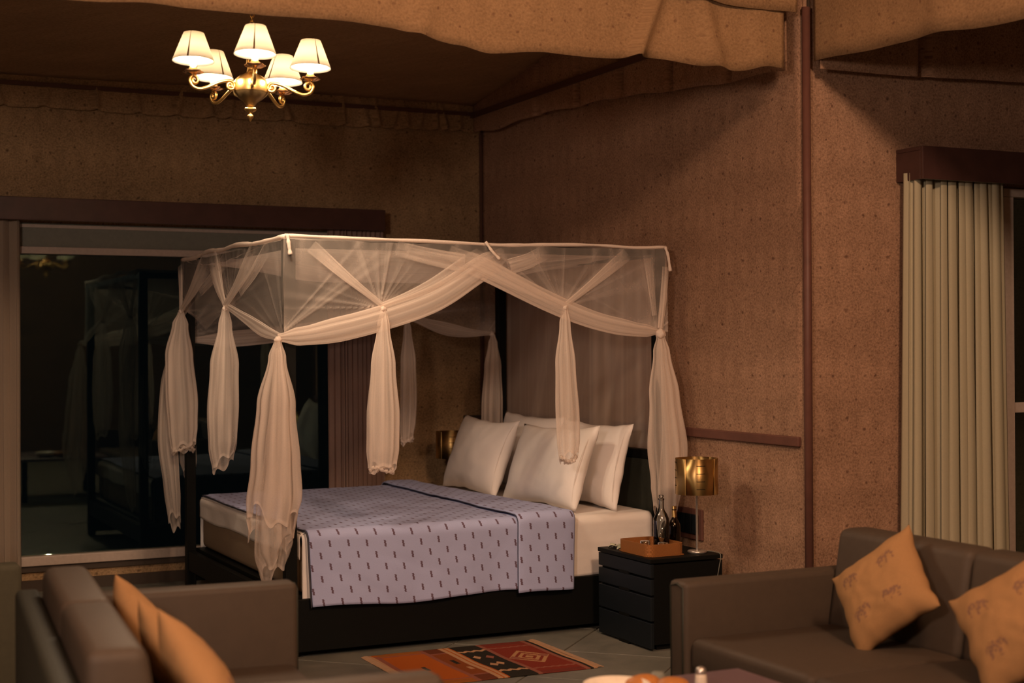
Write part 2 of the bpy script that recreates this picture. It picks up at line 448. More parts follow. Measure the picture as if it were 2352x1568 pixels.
# the return of wall_recess is pierced by the window on the right: rebuilt as boxes
bpy.data.objects.remove(o)
RWX0, RWX1 = 5.76, 7.4
bm = bmesh.new()
bx(bm, XB, RWX0, YC, YC + .11, 0, 3.75); bx(bm, RWX0, 7.6, YC, YC + .11, 2.36, 3.75); bx(bm, RWX1, 7.6, YC, YC + .11, 0, 2.36); bx(bm, RWX0, RWX1, YC, YC + .11, 0, .16)
struct(from_bm('wall_recess', bm, 'tent'))
wall_box('wall_left', -2.7, -2.6, YC - .05, YA + .12, 0, 4.4, 'tent_back')
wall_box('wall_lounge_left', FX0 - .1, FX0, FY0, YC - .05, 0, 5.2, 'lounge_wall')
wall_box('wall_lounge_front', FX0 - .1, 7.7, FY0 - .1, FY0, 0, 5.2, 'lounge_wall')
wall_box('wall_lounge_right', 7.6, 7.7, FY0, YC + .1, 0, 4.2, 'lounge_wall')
# ceilings
def bed_ceiling(u, v):
    y = lerp(YA, YC - .05, v); x = lerp(-2.6, XB, u)
    return (x, y, 3.29 + .17 * (YA - y) + .02 * N(x * .9, y * 1.2, 2) - .05 * sin(pi * v))
o = struct(grid('ceiling', bed_ceiling, 50, 30, 'ceiling')); md = o.modifiers.new('t', 'SOLIDIFY'); md.thickness = .03; md.offset = 1
def lounge_ceiling(u, v):
    x = lerp(FX0, XB + .1, u); y = lerp(FY0, YC, v)
    return (x, y, 4.05 + 1.05 * min(1, 1.2 * (1 - max(abs(2 * u - 1), abs(2 * v - 1)) ** 1.5)))
o = struct(grid('ceiling_lounge', lounge_ceiling, 30, 30, 'ceiling')); md = o.modifiers.new('t', 'SOLIDIFY'); md.thickness = .03; md.offset = 1
o = struct(box('ceiling_recess', XB + .05, 7.7, FY0, YC + .1, 3.75, 3.80, 'ceiling'))

# trims
tr1 = struct(box('trim_1', -2.6, XB - .10, YA - .066, YA - .046, 3.193, 3.220, 'cord'))
tr2 = struct(box('trim_2', XB - .108, XB - .088, YC + .02, YA - .046, 3.180, 3.215, 'cord'))
tr3 = struct(box('trim_3', XB - .02, XB + .0, YA - .02, YA, 0, 3.2, 'cord', bev=.004))
# corner post: a round brown pole with a dark shadow gap strip
bm = bmesh.new(); tube_bm(bm, [Vector((XB + .006, YC - .018, 0)), Vector((XB + .006, YC - .018, 3.20))], .021, 14)
struct(from_bm('trim_4', bm, 'mould', None, True))
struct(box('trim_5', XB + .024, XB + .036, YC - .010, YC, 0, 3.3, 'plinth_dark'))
struct(box('trim_6', XB - .022, XB + .0, YC + .03, YA - .02, 1.028, 1.078, 'mould', bev=.006))   # dado moulding
for k, z in enumerate((.08,)):
    struct(box('baseboard_back', -2.6, XB - .02, YA - .02, YA, 0, .072, 'plinth_dark'))
    struct(box('baseboard_right', XB - .018, XB, YC, YA - .02, 0, .10, 'plinth_dark'))
    struct(box('baseboard_recess', XB + .04, 7.6, YC - .018, YC, 0, .10, 'plinth_dark'))

# ------------------------------------------------------------ valances (scalloped canvas skirts)
def skirt(name, A, B, hem, top, mat, pleats, label, amp=.03, nu=260, nv=16, seed=0, off=0.0, diag=0.0, cat='valance'):
    A = Vector((*A, 0)); B = Vector((*B, 0)); d = B - A; L = d.length; d.normalize(); n = Vector((-d.y, d.x, 0))
    ps = [(x, w_, s_, s2) for (x, w_, s_, s2) in pleats]
    def P(u, v):
        x = u * L; zb = hem(x); zt = top(x) if callable(top) else top
        z = lerp(zb, zt, v); dn = (1 - v)
        q = .010 * N(x * 2.2 + seed, z * 1.1, 1) * (.4 + dn)
        zz = 0
        for (px_, w_, s_, sl) in ps:
            c = px_ + sl * (z - zb); t = (x - c) / w_
            if abs(t) < 3: q -= s_ * exp(-t * t) * (1 - .75 * v); zz += .012 * exp(-t * t * .6) * dn
        return A + d * x + n * (q * 1.0 + off) + Vector((0, 0, z + zz))
    o = grid(name, P, nu, nv, mat, solid=.006)
    tag(o, label, cat); return o
# big front valance between lounge and bed alcove, runs along X at Y = YC-.06
hx = [(-3.2, 2.87), (.4, 2.872), (1.58, 2.893), (2.10, 2.890), (2.28, 2.886), (2.45, 2.862), (2.60, 2.846), (2.76, 2.815), (3.05, 2.832), (3.56, 2.857), (3.85, 2.852), (4.0, 2.846), (4.34, 2.874)]
def front_hem(x): X = x - 3.2; return pls(hx, X) + .004 * sin(X * 9)
def mkskirt():
    L0 = -3.2
    pl_ = [(X - L0, w_, s_, sl) for X, w_, s_, sl in ((.35, .10, .02, .1), (1.25, .12, .02, .2), (2.42, .04, .02, .35), (3.50, .035, .055, .42), (3.62, .10, -.02, .1), (3.95, .05, .03, -.28), (4.22, .06, .012, -.1), (2.0, .2, .02, 0), (3.0, .3, .02, .1))]
    return skirt('valance', (-3.2, YC - .06), (4.335, YC - .06), front_hem, lambda x: 4.12, 'valance', pl_, 'wide amber canvas valance hanging across the room in front of the bed, above the chandelier', nu=420, nv=24)
mkskirt()
# upper hem piece of the same valance near the pole, slightly proud (second layer seen as a crease)
o = skirt('valance', (3.45, YC - .085), (4.40, YC - .085), lambda x: 3.185 - .02 * sin(x * 3.2) - .03 * (x), lambda x: 4.1, 'valance', [(.4, .08, .02, .2)], 'short overlapping canvas strip above the wide valance, next to the brown pole', nu=60)
# right valance, runs toward the camera from the pole (X = XB)
o = skirt('valance', (XB + .01, YC - .075), (XB + .01, 2.0), lambda x: pls([(0, 2.925), (.5, 2.900), (1.4, 2.855), (2.4, 2.80), (4, 2.72)], x), lambda x: 4.1, 'valance', [(.9, .12, .02, .1), (1.7, .1, .02, -.2)], 'amber canvas valance to the right of the pole, running over the sofa', nu=160, seed=4)
# pleated inner valance on the window wall
pA = []
random.seed(11)
xs = [-2.3, -1.7, -1.2, -.9, -.4, .1, .5, .95, 1.18, 1.42, 1.75, 2.02, 2.26, 2.5, 2.62, 2.98, 3.04, 3.42, 3.60, 3.68, 3.78, 3.9, 3.99, 4.12, 4.2, 4.3]
for X in xs: pA.append((X + 2.6, random.uniform(.012, .03), random.uniform(.02, .04), random.uniform(-.35, .35)))
o = skirt('pleated_valance', (-2.6, YA - .045), (XB - .03, YA - .045), lambda x: 3.045 + .035 * (x / 7.1) - .012 * abs(sin(x * 2.3)), 3.30, 'tent_back', pA, 'dark brown ruffled valance strip along the top of the window wall', nu=700, nv=10, seed=8)
# inner valance on the headboard wall, box pleats
pB = [((YA - .05) - Y, .026, -.072, .02) for Y in (8.72, 8.17, 7.63, 7.08, 6.5)]
o = skirt('pleated_valance', (XB - .085, YA - .05), (XB - .085, YC + .02), lambda x: pls([(0, 3.075), (.35, 3.05), (1.0, 3.06), (1.6, 3.035), (2.1, 3.01), (2.65, 2.96), (3.2, 2.915), (3.9, 2.885)], x) + .006 * sin(x * 11), lambda x: 3.30 + .17 * x - .03, 'tent', pB, 'brown box-pleated valance strip along the top of the headboard wall', nu=420, nv=14, seed=2)
# inner valance on the recess wall
pC = [(.66, .025, -.08, .0), (1.6, .02, -.07, 0), (2.4, .02, -.07, 0)]
o = skirt('pleated_valance', (XB + .03, YC - .10), (7.58, YC - .10), lambda x: 2.885 + .04 * min(1, x) - .02 * abs(sin(x * 1.9)), 3.74, 'tent', pC, 'dark brown valance strip above the curtain pelmet on the right wall', nu=200, seed=6)
# ------------------------------------------------------------ windows
def window(name, x0, x1, y, z0, z1, fr, stiles, rails, pane_mat='pane'):
    root = struct(empty(name, ((x0 + x1) / 2, y, z0)))
    def P(nm, a, b, c, d, mt, y0=-.05, y1=.05, **k):
        o = box(nm, a, b, y0, y1, c, d, mt, None, bev=.004); o.parent = root; o.location = (-(x0 + x1) / 2, 0, -z0); return o
    P('frame_sill', x0, x1, z0, z0 + fr, 'alu'); P('frame_head', x0, x1, z1 - .045, z1, 'alu')
    P('frame_stile', x0, x0 + fr, z0 + fr, z1 - .045, 'alu'); P('frame_stile', x1 - fr, x1, z0 + fr, z1 - .045, 'alu')
    for s_ in stiles: P('mullion', s_ - .035, s_ + .035, z0 + fr, z1 - .045, 'alu')
    xs_ = [x0 + fr] + sorted(stiles) + [x1 - fr]
    for a, b in zip(xs_, xs_[1:]):
        P('pane', a + (.035 if a in stiles else 0), b - (.035 if b in stiles else 0), z0 + fr, z1 - .045, pane_mat, .006, .008)
    for (a, b, z) in rails: P('transom', a, b, z, z + .055, 'alu', -.03, .0)
    return root
# big window: pane plane just inside the wall plane, pale head and sill in view
wr = window('window_1', WX0, WX1, YA + .01, WZ0, 2.183, .060, [.55], [])
o = box('blind_panel', WX0, WX1, YA - .01, YA + .06, 2.183, WZ1, 'grey'); o.parent = wr; o.location = (-(WX0 + WX1) / 2, -(YA + .01), -WZ0)
o = box('track', WX0, WX1, YA - .02, YA + .0, 2.305, 2.325, 'alu'); o.parent = wr; o.location = (-(WX0 + WX1) / 2, -(YA + .01), -WZ0)
o = box('under_sill', WX0, WX1, YA - .02, YA + .03, .125, .163, 'plinth_dark'); o.parent = wr; o.location = (-(WX0 + WX1) / 2, -(YA + .01), -WZ0)
window('window_2', RWX0, RWX1, YC + .02, .16, 2.36, .085, [6.6], [(5.85, 7.3, 1.165)])

# pelmet boxes
def pelmet(name, x0, x1, yw, dep, z0, z1, label):
    root = empty(name, ((x0 + x1) / 2, yw, z0)); tag(root, label, 'pelmet'); off = (-(x0 + x1) / 2, -yw, -z0)
    for nm, a in (('front_board', (x0, x1, yw - dep, yw - dep + .02, z0, z1)), ('top_board', (x0, x1, yw - dep + .02, yw, z1 - .02, z1)),
                  ('end_board', (x0, x0 + .02, yw - dep + .02, yw, z0, z1 - .02)), ('end_board', (x1 - .02, x1, yw - dep + .02, yw, z0, z1 - .02))):
        o = box(nm, *a, 'box', root, bev=.003); o.location = off
    return root
pelmet('curtain_pelmet', -2.2, 3.672, YA, .20, 2.337, 2.480, 'long dark mahogany curtain pelmet above the black window on the left')
pelmet('curtain_pelmet', 5.075, 7.55, YC, .20, 2.361, 2.527, 'dark mahogany curtain pelmet above the sage curtain on the right')

def curtain(name, x0, x1, y, z0, z1, npl, amp, mat, label, seed=0, gather=None, nu=None, widths=None, flat_=.7, ov=.35):
    nu = nu or 16 * (len(widths) if widths else npl)
    ph = [0]; rnd = random.Random(seed)
    ws = widths or [rnd.uniform(.55, 1.5) for _ in range(npl)]; npl = len(ws); tot = sum(ws)
    edges = [0]
    for w_ in ws: edges.append(edges[-1] + w_ / tot)
    am = [rnd.uniform(.6, 1.15) for _ in range(npl)]
    def P(u, v):
        k = 0
        while k < npl - 1 and u > edges[k + 1]: k += 1
        t = (u - edges[k]) / (edges[k + 1] - edges[k])
        z = lerp(z0, z1, v)
        a = amp * am[k] * (.75 + .25 * (1 - v))
        s_ = sin(2 * pi * t)
        s_ = math.copysign(abs(s_) ** flat_, s_)
        drift = .012 * N(u * 9 + seed, z * .6, seed)
        xx = lerp(x0, x1, u) + ov * a * sin(4 * pi * t) + drift * (1 - v)
        if gather: xx = lerp(xx, xx + gather(u), 1 - v)
        return (xx, y + a * s_ + .5 * drift, z)
    o = grid(name, P, nu, 24, mat, solid=.003); tag(o, label, 'curtain'); return o
curtain('curtain', 5.075, 5.675, YC - .105, .03, 2.40, 13, .052, 'curtain', 'long pleated sage-beige curtain hanging behind the right sofa', 5, gather=lambda u: -.03 + .05 * u, flat_=.6, ov=.75, widths=[1.0, 2.0, 2.6, 1.1, 1.9, .8, .7, 1.1, .9, 1.2, 1.0, 1.4])
curtain('sheer_curtain', 3.285, 3.69, YA - .10, .03, 2.40, 12, .022, 'sheer_r', 'mauve-brown sheer curtain at the right end of the black window', 2)
curtain('sheer_curtain', .55, 1.27, YA - .10, .03, 2.40, 10, .03, 'sheer_l', 'grey-beige sheer curtain at the left edge of the photo', 9)

# ============================================================ BED
bed = tag(empty('canopy_bed', ((X0 + X1) / 2, (Y0 + Y1) / 2, 0)), 'black wooden four-poster bed frame with an upholstered charcoal headboard', 'bed')
BO = (-(X0 + X1) / 2, -(Y0 + Y1) / 2, 0)
def bp(nm, *a, mat='black', **k):
    o = box(nm, *a, mat, bed, **k); o.location = BO; return o
PW = .058
for (x, y) in ((X0, Y0), (X0, Y1 - PW), (X1 - PW, Y0), (X1 - PW, Y1 - PW)):
    bp('post', x, x + PW, y, y + PW, 0, HT - .01, bev=.003)
bp('canopy_rail', X0 + PW, X1 - PW, Y0 + .008, Y0 + .05, HT - .052, HT - .012, bev=.002)
bp('canopy_rail', X0 + PW, X1 - PW, Y1 - .05, Y1 - .008, HT - .052, HT - .012, bev=.002)
bp('canopy_rail', X0 + .008, X0 + .05, Y0 + PW, Y1 - PW, HT - .052, HT - .012, bev=.002)
bp('canopy_rail', X1 - .05, X1 - .008, Y0 + PW, Y1 - PW, HT - .052, HT - .012, bev=.002)
bp('side_rail', X0 + PW, X1 - PW, Y0 + .006, Y0 + .046, .03, .29, bev=.003)
bp('side_rail', X0 + PW, X1 - PW, Y1 - .046, Y1 - .006, .10, .29, bev=.003)
bp('foot_rail', X0 + .006, X0 + .046, Y0 + PW, Y1 - PW, .17, .29, bev=.003)
bp('slat_base', X0 + PW, X1 - PW, Y0 + .05, Y1 - .05, .27, .305)
bp('plinth', X0 + .35, X1 - .2, Y0 + .16, Y1 - .16, .0, .265)
bp('headboard', X1 - .052, X1 - .012, Y0 + PW, Y1 - PW, .30, .90, mat='headb', bev=.008)
bp('headboard_rail', X1 - .056, X1 - .006, Y0 + PW, Y1 - PW, .90, .95, bev=.003)

mt = box('mattress', 2.262, 4.29, 7.105, 9.085, .306, .555, 'mattress', None, bev=.035, seg=4, sm=True)
tag(mt, 'taupe covered mattress, its foot end showing below the sheet', 'mattress')

# sheet: fitted topper with a foot edge, sides hanging to the rail
MZ = .612
def wr_side(x, s_): return .010 * N(x * 3.1, s_ * 7, 4) + .006 * N(x * 9, s_ * 16, 1)
def sheet(u, v):
    # v : 0 near hem .. 1 far hem, profile over the mattress
    x = lerp(2.262, 4.285, u)
    segs = [(0, .285 + .008 * sin(x * 8)), (.18, MZ - .04)]
    if v < .16: t = v / .16; return (x, 7.092 - .018 + .03 * wr_side(x, t) * 10 * (1 - t * .5), lerp(.285 + .01 * sin(x * 5), MZ - .045, t))
    if v < .22: t = (v - .16) / .06; a = t * pi / 2; return (x, 7.074 + .045 * (1 - cos(a)), MZ - .045 + .045 * sin(a) + .0015 * N(x * 4, v * 9))
    if v < .78: t = (v - .22) / .56; return (x, lerp(7.119, 9.076, t), MZ + .004 * N(x * 2, t * 4, 3))
    if v < .84: t = (v - .78) / .06; a = t * pi / 2; return (x, 9.076 + .045 * sin(a), MZ - .045 * (1 - cos(a)))
    t = (v - .84) / .16; return (x, 9.121, lerp(MZ - .045, .30, t))
sh = grid('bed_sheet', sheet, 110, 110, 'sheet', solid=.004); tag(sh, 'white cotton sheet stretched over the mattress under the pillows', 'sheet')
def footfold(u, v):
    y = lerp(7.085, 9.11, u); t = v
    if t < .7: return (2.252 - .006 * N(y * 5, t), y, lerp(.485 + .006 * sin(y * 7), MZ - .03, t / .7))
    a = (t - .7) / .3 * pi / 2; return (2.252 + .03 * (1 - cos(a)), y, MZ - .03 + .03 * sin(a))
o = grid('foot_fold', footfold, 60, 10, 'sheet', sh, solid=.003)

# blanket
def blanket_pt(x, s_, zt, hem, seedy=0, rough=1.0, out=0.0):
    """s_ = distance over the cloth from the near hem (m)"""
    hh = zt - hem; R_ = .05
    s1 = hh - R_
    yn = 7.036 - out
    fl = max(0, 1 - s_ / s1)
    wob = rough * (.016 * N(x * 2.6 + seedy, s_ * 1.4, 2) + .008 * N(x * 6.5, s_ * 2.4 + x, 5) + .010 * max(0, N((x * .55 + s_ * 1.3) * 7.5, (x - s_ * .4) * 1.6, 8)) * min(1, 3 * fl)) * (.25 + fl)
    if s_ < s1: return (x, yn - .016 * fl ** 1.5 + wob, hem + s_)
    s2 = s_ - s1; arc = R_ * pi / 2
    if s2 < arc: a = s2 / R_; return (x, yn + R_ * (1 - cos(a)) + wob * (1 - s2 / arc), zt - R_ + R_ * sin(a))
    s3 = s2 - arc; span = 9.125 - yn - 2 * R_ + 2 * out
    if s3 < span:
        y = yn + R_ + s3
        return (x, y, zt + .005 * N(x * 3, y * 3, 6) + .003 * N(x * 9, y * 8, 1))
    s4 = s3 - span
    if s4 < arc: a = s4 / R_; return (x, yn + R_ + span + R_ * sin(a), zt - R_ * (1 - cos(a)))
    return (x, yn + 2 * R_ + span, zt - R_ - (s4 - arc))
TOT = .37 + .08 + 2.0 + .08 + .25
def blanket(u, v):
    hem = .246 + .008 * sin(u * 9 + 1) + .012 * N(u * 4, 3)
    x0 = 2.268 + .012 * sin(v * 8) + (.03 * (1 - v * 6) if v < 1 / 6 else 0)
    x = lerp(x0, 3.60, u); s_ = v * TOT
    p = blanket_pt(x, s_, MZ + .016, hem)
    if u < .02 and s_ > .4: p = (p[0], p[1], p[2] - .004)
    return p
bl = grid('blanket', blanket, 110, 220, 'blanket', uvf=lambda u, v: (2.27 + u * 1.33, v * TOT + .012), solid=.009)
tag(bl, 'lavender blanket with rows of short dark dashes, spread over the bed and down its side', 'blanket')
def flap(u, v):
    hem = .238 + .004 * sin(u * 5); s_ = v * TOT
    x = lerp(3.425 + .035 * sm_(v * 3) * 0 - .0 + .05 * v, 3.752 + .03 * sin(v * 6) - .04 * v, u)
    fold = .008 * (1 - abs(2 * u - 1) ** 6)
    p = blanket_pt(x, s_, MZ + .034 + fold, hem, 7, .8, out=.014 + fold)
    return p
o = grid('turned_down_fold', flap, 40, 200, 'blanket', bl, uvf=lambda u, v: (3.45 + u * .33, v * TOT + .03), solid=.010)
def edge_line(name, X, out, zt, hem0, rad=.004, a=0, b=1):
    pts = [Vector(blanket_pt(X(t), t * TOT, zt, hem0, 0, .8, out)) for t in [a + (b - a) * i / 90 for i in range(91)]]
    bm = bmesh.new(); tube_bm(bm, pts, rad, 6); return from_bm(name, bm, 'edging', bl, True)
edge_line('dark_edging', lambda t: 2.262 + .012 * sin(t * 8) + (.03 * (1 - t * 6) if t < 1 / 6 else 0), .002, MZ + .014, .250, .0042)
edge_line('dark_edging', lambda t: 3.425 + .05 * t, .012, MZ + .032, .240, .0028)

# pillows
def pillow_mesh(w_, h_, t_, nx=36, ny=26, pinch=.08, seed=0, flange=.0, colf=None, name='pillow', mat='pillow', parent=None):
    vs_, fs, cols = [], [], []
    idx = {}
    for side in (1, -1):
        for j in range(ny + 1):
            for i in range(nx + 1):
                a, b = 2 * i / nx - 1, 2 * j / ny - 1
                edge = i in (0, nx) or j in (0, ny)
                if side == -1 and edge: idx[(side, i, j)] = idx[(1, i, j)]; continue
                k = (1 - abs(a) ** 2.6) * (1 - abs(b) ** 2.6)
                th = t_ / 2 * max(0, k) ** .55
                th *= 1 + .10 * N(a * 2 + seed, b * 2, side)
                px_ = a * w_ / 2 * (1 - pinch * (1 - b * b) * (.4 + .6 * abs(a)))
                py_ = b * h_ / 2 * (1 - pinch * 1.3 * (1 - a * a) * (.4 + .6 * abs(b)))
                wr_ = .004 * N(a * 5 + seed, b * 5, 3) * k
                cor = max(0, abs(a) + abs(b) - 1.6)
                idx[(side, i, j)] = len(vs_)
                vs_.append((px_ + .012 * N(seed, b * 3) * abs(a), py_ + .010 * N(a * 3, seed), side * (th + wr_) + .02 * cor * N(seed + a * 2, b * 2)))
                cols.append(colf((a + 1) / 2, (b + 1) / 2) if colf else (1, 1, 1))
        for j in range(ny):
            for i in range(nx):
                q = [idx[(side, i, j)], idx[(side, i + 1, j)], idx[(side, i + 1, j + 1)], idx[(side, i, j + 1)]]
                fs.append(tuple(q if side == 1 else q[::-1]))
    me = bpy.data.meshes.new(name); me.from_pydata(vs_, [], fs); me.update(); smooth(me)
    if colf:
        at = me.color_attributes.new('Col', 'FLOAT_COLOR', 'POINT')
        for k, c_ in enumerate(cols): at.data[k].color = (*c_, 1)
    return link_mesh(name, me, mat, parent)
def lean(o, c_, face, lean_deg, roll=0.0):
    """face = plan direction the front looks to; leans back by lean_deg; roll spins it in its own plane"""
    f = Vector((*face, 0)).normalized(); side = Vector((0, 0, 1)).cross(f).normalized()
    L_ = math.radians(lean_deg)
    nrm = f * cos(L_) + Vector((0, 0, 1)) * sin(L_); up = Vector((0, 0, 1)) * cos(L_) - f * sin(L_)
    R3 = Matrix((side * cos(roll) + up * sin(roll), -side * sin(roll) + up * cos(roll), nrm)).transposed()
    o.matrix_world = Matrix.Translation(c_) @ R3.to_4x4()
def bed_pillow(c_, w_, h_, t_, ln, lab, seed, face=(-1, 0), roll=0.0):
    root = empty('bed_pillow'); tag(root, lab, 'pillow', 'white pillows leaning on the headboard')
    a = pillow_mesh(w_, h_, t_, seed=seed, parent=root, name='pillow_body')
    # stitched flange edge down one side
    pts = [Vector((w_ / 2 * (1 - .055 * (1 - b * b)) - .03, b * h_ / 2 * .93, t_ * .16 * (1 - b * b) ** .5 + .004)) for b in [i / 12 * 2 - 1 for i in range(13)]]
    bm = bmesh.new(); tube_bm(bm, pts, .0022, 5); from_bm('stitched_hem', bm, 'sheet', root, True)
    lean(root, c_, face, ln, roll); return root
bed_pillow((4.165, 7.585, .855), .84, .50, .15, 13, 'white pillow at the right of the back row, beside the headboard edge', 3.1)
bed_pillow((4.165, 8.40, .865), .84, .50, .15, 13, 'white pillow in the back row, mostly hidden, its top corner peeking out in the middle', 5.7, roll=-.02)
bed_pillow((3.925, 7.625, .845), .88, .50, .19, 20, 'white pillow in the front row, right, behind the hanging net tail', 1.3, face=(-1, -.03), roll=.03)
bed_pillow((3.925, 8.590, .845), .86, .50, .19, 20, 'white pillow in the front row, leftmost on the bed', 8.2, face=(-1, .02), roll=-.01)

# ============================================================ NET
net = tag(empty('mosquito_net', ((X0 + X1) / 2, (Y0 + Y1) / 2, HT)), 'sheer ivory mosquito net knotted and draped over the black four-poster bed', 'bed net')
NO = (-(X0 + X1) / 2, -(Y0 + Y1) / 2, -HT)
def npart(o): o.parent = net; o.location = NO; return o
BASE = .19
def streak(a, f, seed): 
    q = N(a * f, seed, 3.3) + .6 * N(a * f * 2.7, seed, 7.7)
    return max(0, q) ** 1.3
def panel(name, O, D, L, bot, knots, nrm, nu=240, nv=50, top=HT, base=BASE, seed=0, sag=.012, xpad=0.0):
    """net panel in the vertical plane through O along D; hangs from the rail to the curve bot(x); folds fan out from the knots"""
    O = Vector(O); D = Vector(D); nrm = Vector(nrm)
    def P(u, v):
        x = u * L; zt = top - .004 + .004 * N(x * 7, seed) - sag * abs(sin(x * pi / L * 2)); z = lerp(bot(x), zt, v)
        den = base; off = 0
        for (kx, kz, rch, st) in knots:
            dx_, dz_ = x - kx, z - kz; r = sqrt(dx_ * dx_ + dz_ * dz_) + 1e-4
            a = atan2(dz_, dx_); s_ = streak(a, 7.0, seed + kx * 3)
            wgt = exp(-(r / rch) ** 1.6)
            den += .85 * st * s_ * (.35 + wgt) * min(1, .5 + .5 * exp(-r / rch)) + .38 * exp(-(r / .09) ** 2)
            off += .010 * s_ * wgt
        vst = streak(x, 16, seed + 5); den += .30 * vst * v ** 2 * .6
        off += .012 * N(x * 3, z * 3, seed)
        return (O + D * x + nrm * (off + .006) + Vector((0, 0, z)), min(.93, den))
    return npart(grid(name, P, nu, nv, 'net', dens=True))
def fold_tube(name, pts, ws, flat, nrm, ridges=8, seed=0, dens=.5, n_th=56, seg=60, rag=None, twist=0.0, amp=.16, fade=None):
    path = crom(pts, seg); nrm = Vector(nrm).normalized(); vs_, fs, ds = [], [], []
    for i, p in enumerate(path):
        t = i / seg
        T = (path[min(i + 1, seg)] - path[max(i - 1, 0)]).normalized()
        W = nrm.cross(T).normalized(); Nn = T.cross(W).normalized()
        w_ = pls(ws, t)
        for k in range(n_th):
            th = 2 * pi * k / n_th
            rid = sin(ridges * th + 3 * N(th * .6, seed, t * .7) + twist * t) * amp * (.6 + .6 * N(cos(th) * 2, sin(th) * 2, seed + t))
            lob = .12 * N(cos(th) * 1.4 + seed, sin(th) * 1.4, t * 1.5)
            r = 1 + rid + lob
            q = p + W * (w_ * cos(th) * r) + Nn * (max(.010, w_ * flat) * sin(th) * r)
            if rag and t > .55:
                g = ((t - .55) / .45) ** 1.5
                q = q + Vector((0, 0, rag(th) * g))
            vs_.append(tuple(q))
            d_ = dens * (1 + .5 * rid / amp * .6) + .12 * N(th * 3, t * 3, seed) + .26 * N(th * 6.5, t * .9, seed + 4)
            if rag and t > .97: d_ += .2
            if fade: d_ *= pls(fade, t)
            ds.append(max(.03, min(.95, d_)))
    for i in range(seg):
        for k in range(n_th):
            a, b = i * n_th + k, i * n_th + (k + 1) % n_th
            fs.append((a, b, b + n_th, a + n_th))
    me = bpy.data.meshes.new(name); me.from_pydata(vs_, [], fs); me.update(); smooth(me)
    at = me.attributes.new('gather_amount', 'FLOAT', 'POINT'); at.data.foreach_set('value', ds)
    return npart(link_mesh(name, me, 'net'))
YN, YF, XF, XH = Y0 - .006, Y1 + .004, X0 - .006, X1 + .006
# --- side panel (near side): lower edge from corner knot up to the apex and down to the head knot
nb = [(0, 1.585), (.12, 1.60), (.50, 1.70), (.80, 1.78), (1.00, 1.855), (1.085, 1.885), (1.17, 1.865), (1.38, 1.79), (1.62, 1.715), (1.95, 1.64), (2.12, 1.61), (2.19, 1.61)]
near_bot = lambda x: pl(nb, x)
panel('side_panel', (X0 - .008, YN, 0), (1, 0, 0), X1 - X0 + .012, near_bot, [(-.04, 1.585, .55, .65), (.50, 1.735, .30, .4), (1.54, 1.745, .34, .45), (2.125, 1.615, .5, .5)], (0, -1, 0), nu=380, nv=60, seed=1.2)
# main swags
fold_tube('swag', [(2.125, YN - .02, 1.582), (2.32, YN - .03, 1.600), (2.62, YN - .03, 1.665), (2.95, YN - .025, 1.775), (3.20, YN - .02, 1.925), (3.36, YN - .012, 2.02)],
          [(0, .018), (.12, .042), (.3, .058), (.6, .062), (.85, .06), (1, .035)], .30, (0, -1, 0), 7, 2, .48, twist=1.0, fade=[(0, 1), (.78, 1), (1, .2)])
fold_tube('swag', [(4.30, YN - .02, 1.612), (4.12, YN - .03, 1.628), (3.88, YN - .03, 1.675), (3.60, YN - .025, 1.775), (3.28, YN - .03, 1.915), (3.04, YN - .012, 2.02)],
          [(0, .016), (.12, .034), (.3, .045), (.6, .052), (.85, .055), (1, .035)], .30, (0, -1, 0), 7, 5, .48, twist=-1.0, fade=[(0, 1), (.78, 1), (1, .2)])
# narrower gathers tied into the two middle tails
def gather(a, b, w0, w1, sd, dn=.5, bow=.02, nrm=(0, -1, 0)):
    a, b = Vector(a), Vector(b); m_ = (a + b) / 2 + Vector((0, 0, -bow))
    if a.z > 2.0: a.z = 2.035
    if b.z > 1.96: b.z = min(b.z, 1.995)
    up0 = a.z > b.z
    fd = [(0, .25), (.35, .85), (.7, 1), (1, 1)] if up0 else [(0, 1), (.3, 1), (.65, .8), (1, .2)]
    fold_tube('gather', [a, m_, b], [(0, w0 * (1.3 if up0 else 1)), (1, w1 * (1 if up0 else 1.3))], .35, nrm, 5, sd, dn, n_th=32, seg=24, fade=fd)
gather((2.30, YN - .012, 2.062), (2.665, YN - .03, 1.745), .026, .014, 3, .42)
gather((2.66, YN - .03, 1.742), (3.20, YN - .03, 2.01), .014, .04, 4, .36, .03)
gather((2.75, YN - .012, 2.065), (3.12, YN - .02, 1.965), .03, .045, 14, .34, .02)
gather((4.10, YN - .012, 2.062), (3.71, YN - .03, 1.755), .026, .014, 6, .48)
gather((3.70, YN - .03, 1.752), (3.16, YN - .03, 2.01), .013, .04, 7, .38, .02)
gather((3.60, YN - .012, 2.06), (3.38, YN - .02, 1.955), .03, .04, 15, .34, .02)
gather((4.345, YN - .018, 1.97), (4.30, YN - .03, 1.63), .016, .018, 8, .6)
gather((4.235, YN - .008, 2.06), (4.27, YN - .02, 1.70), .022, .014, 9, .28)
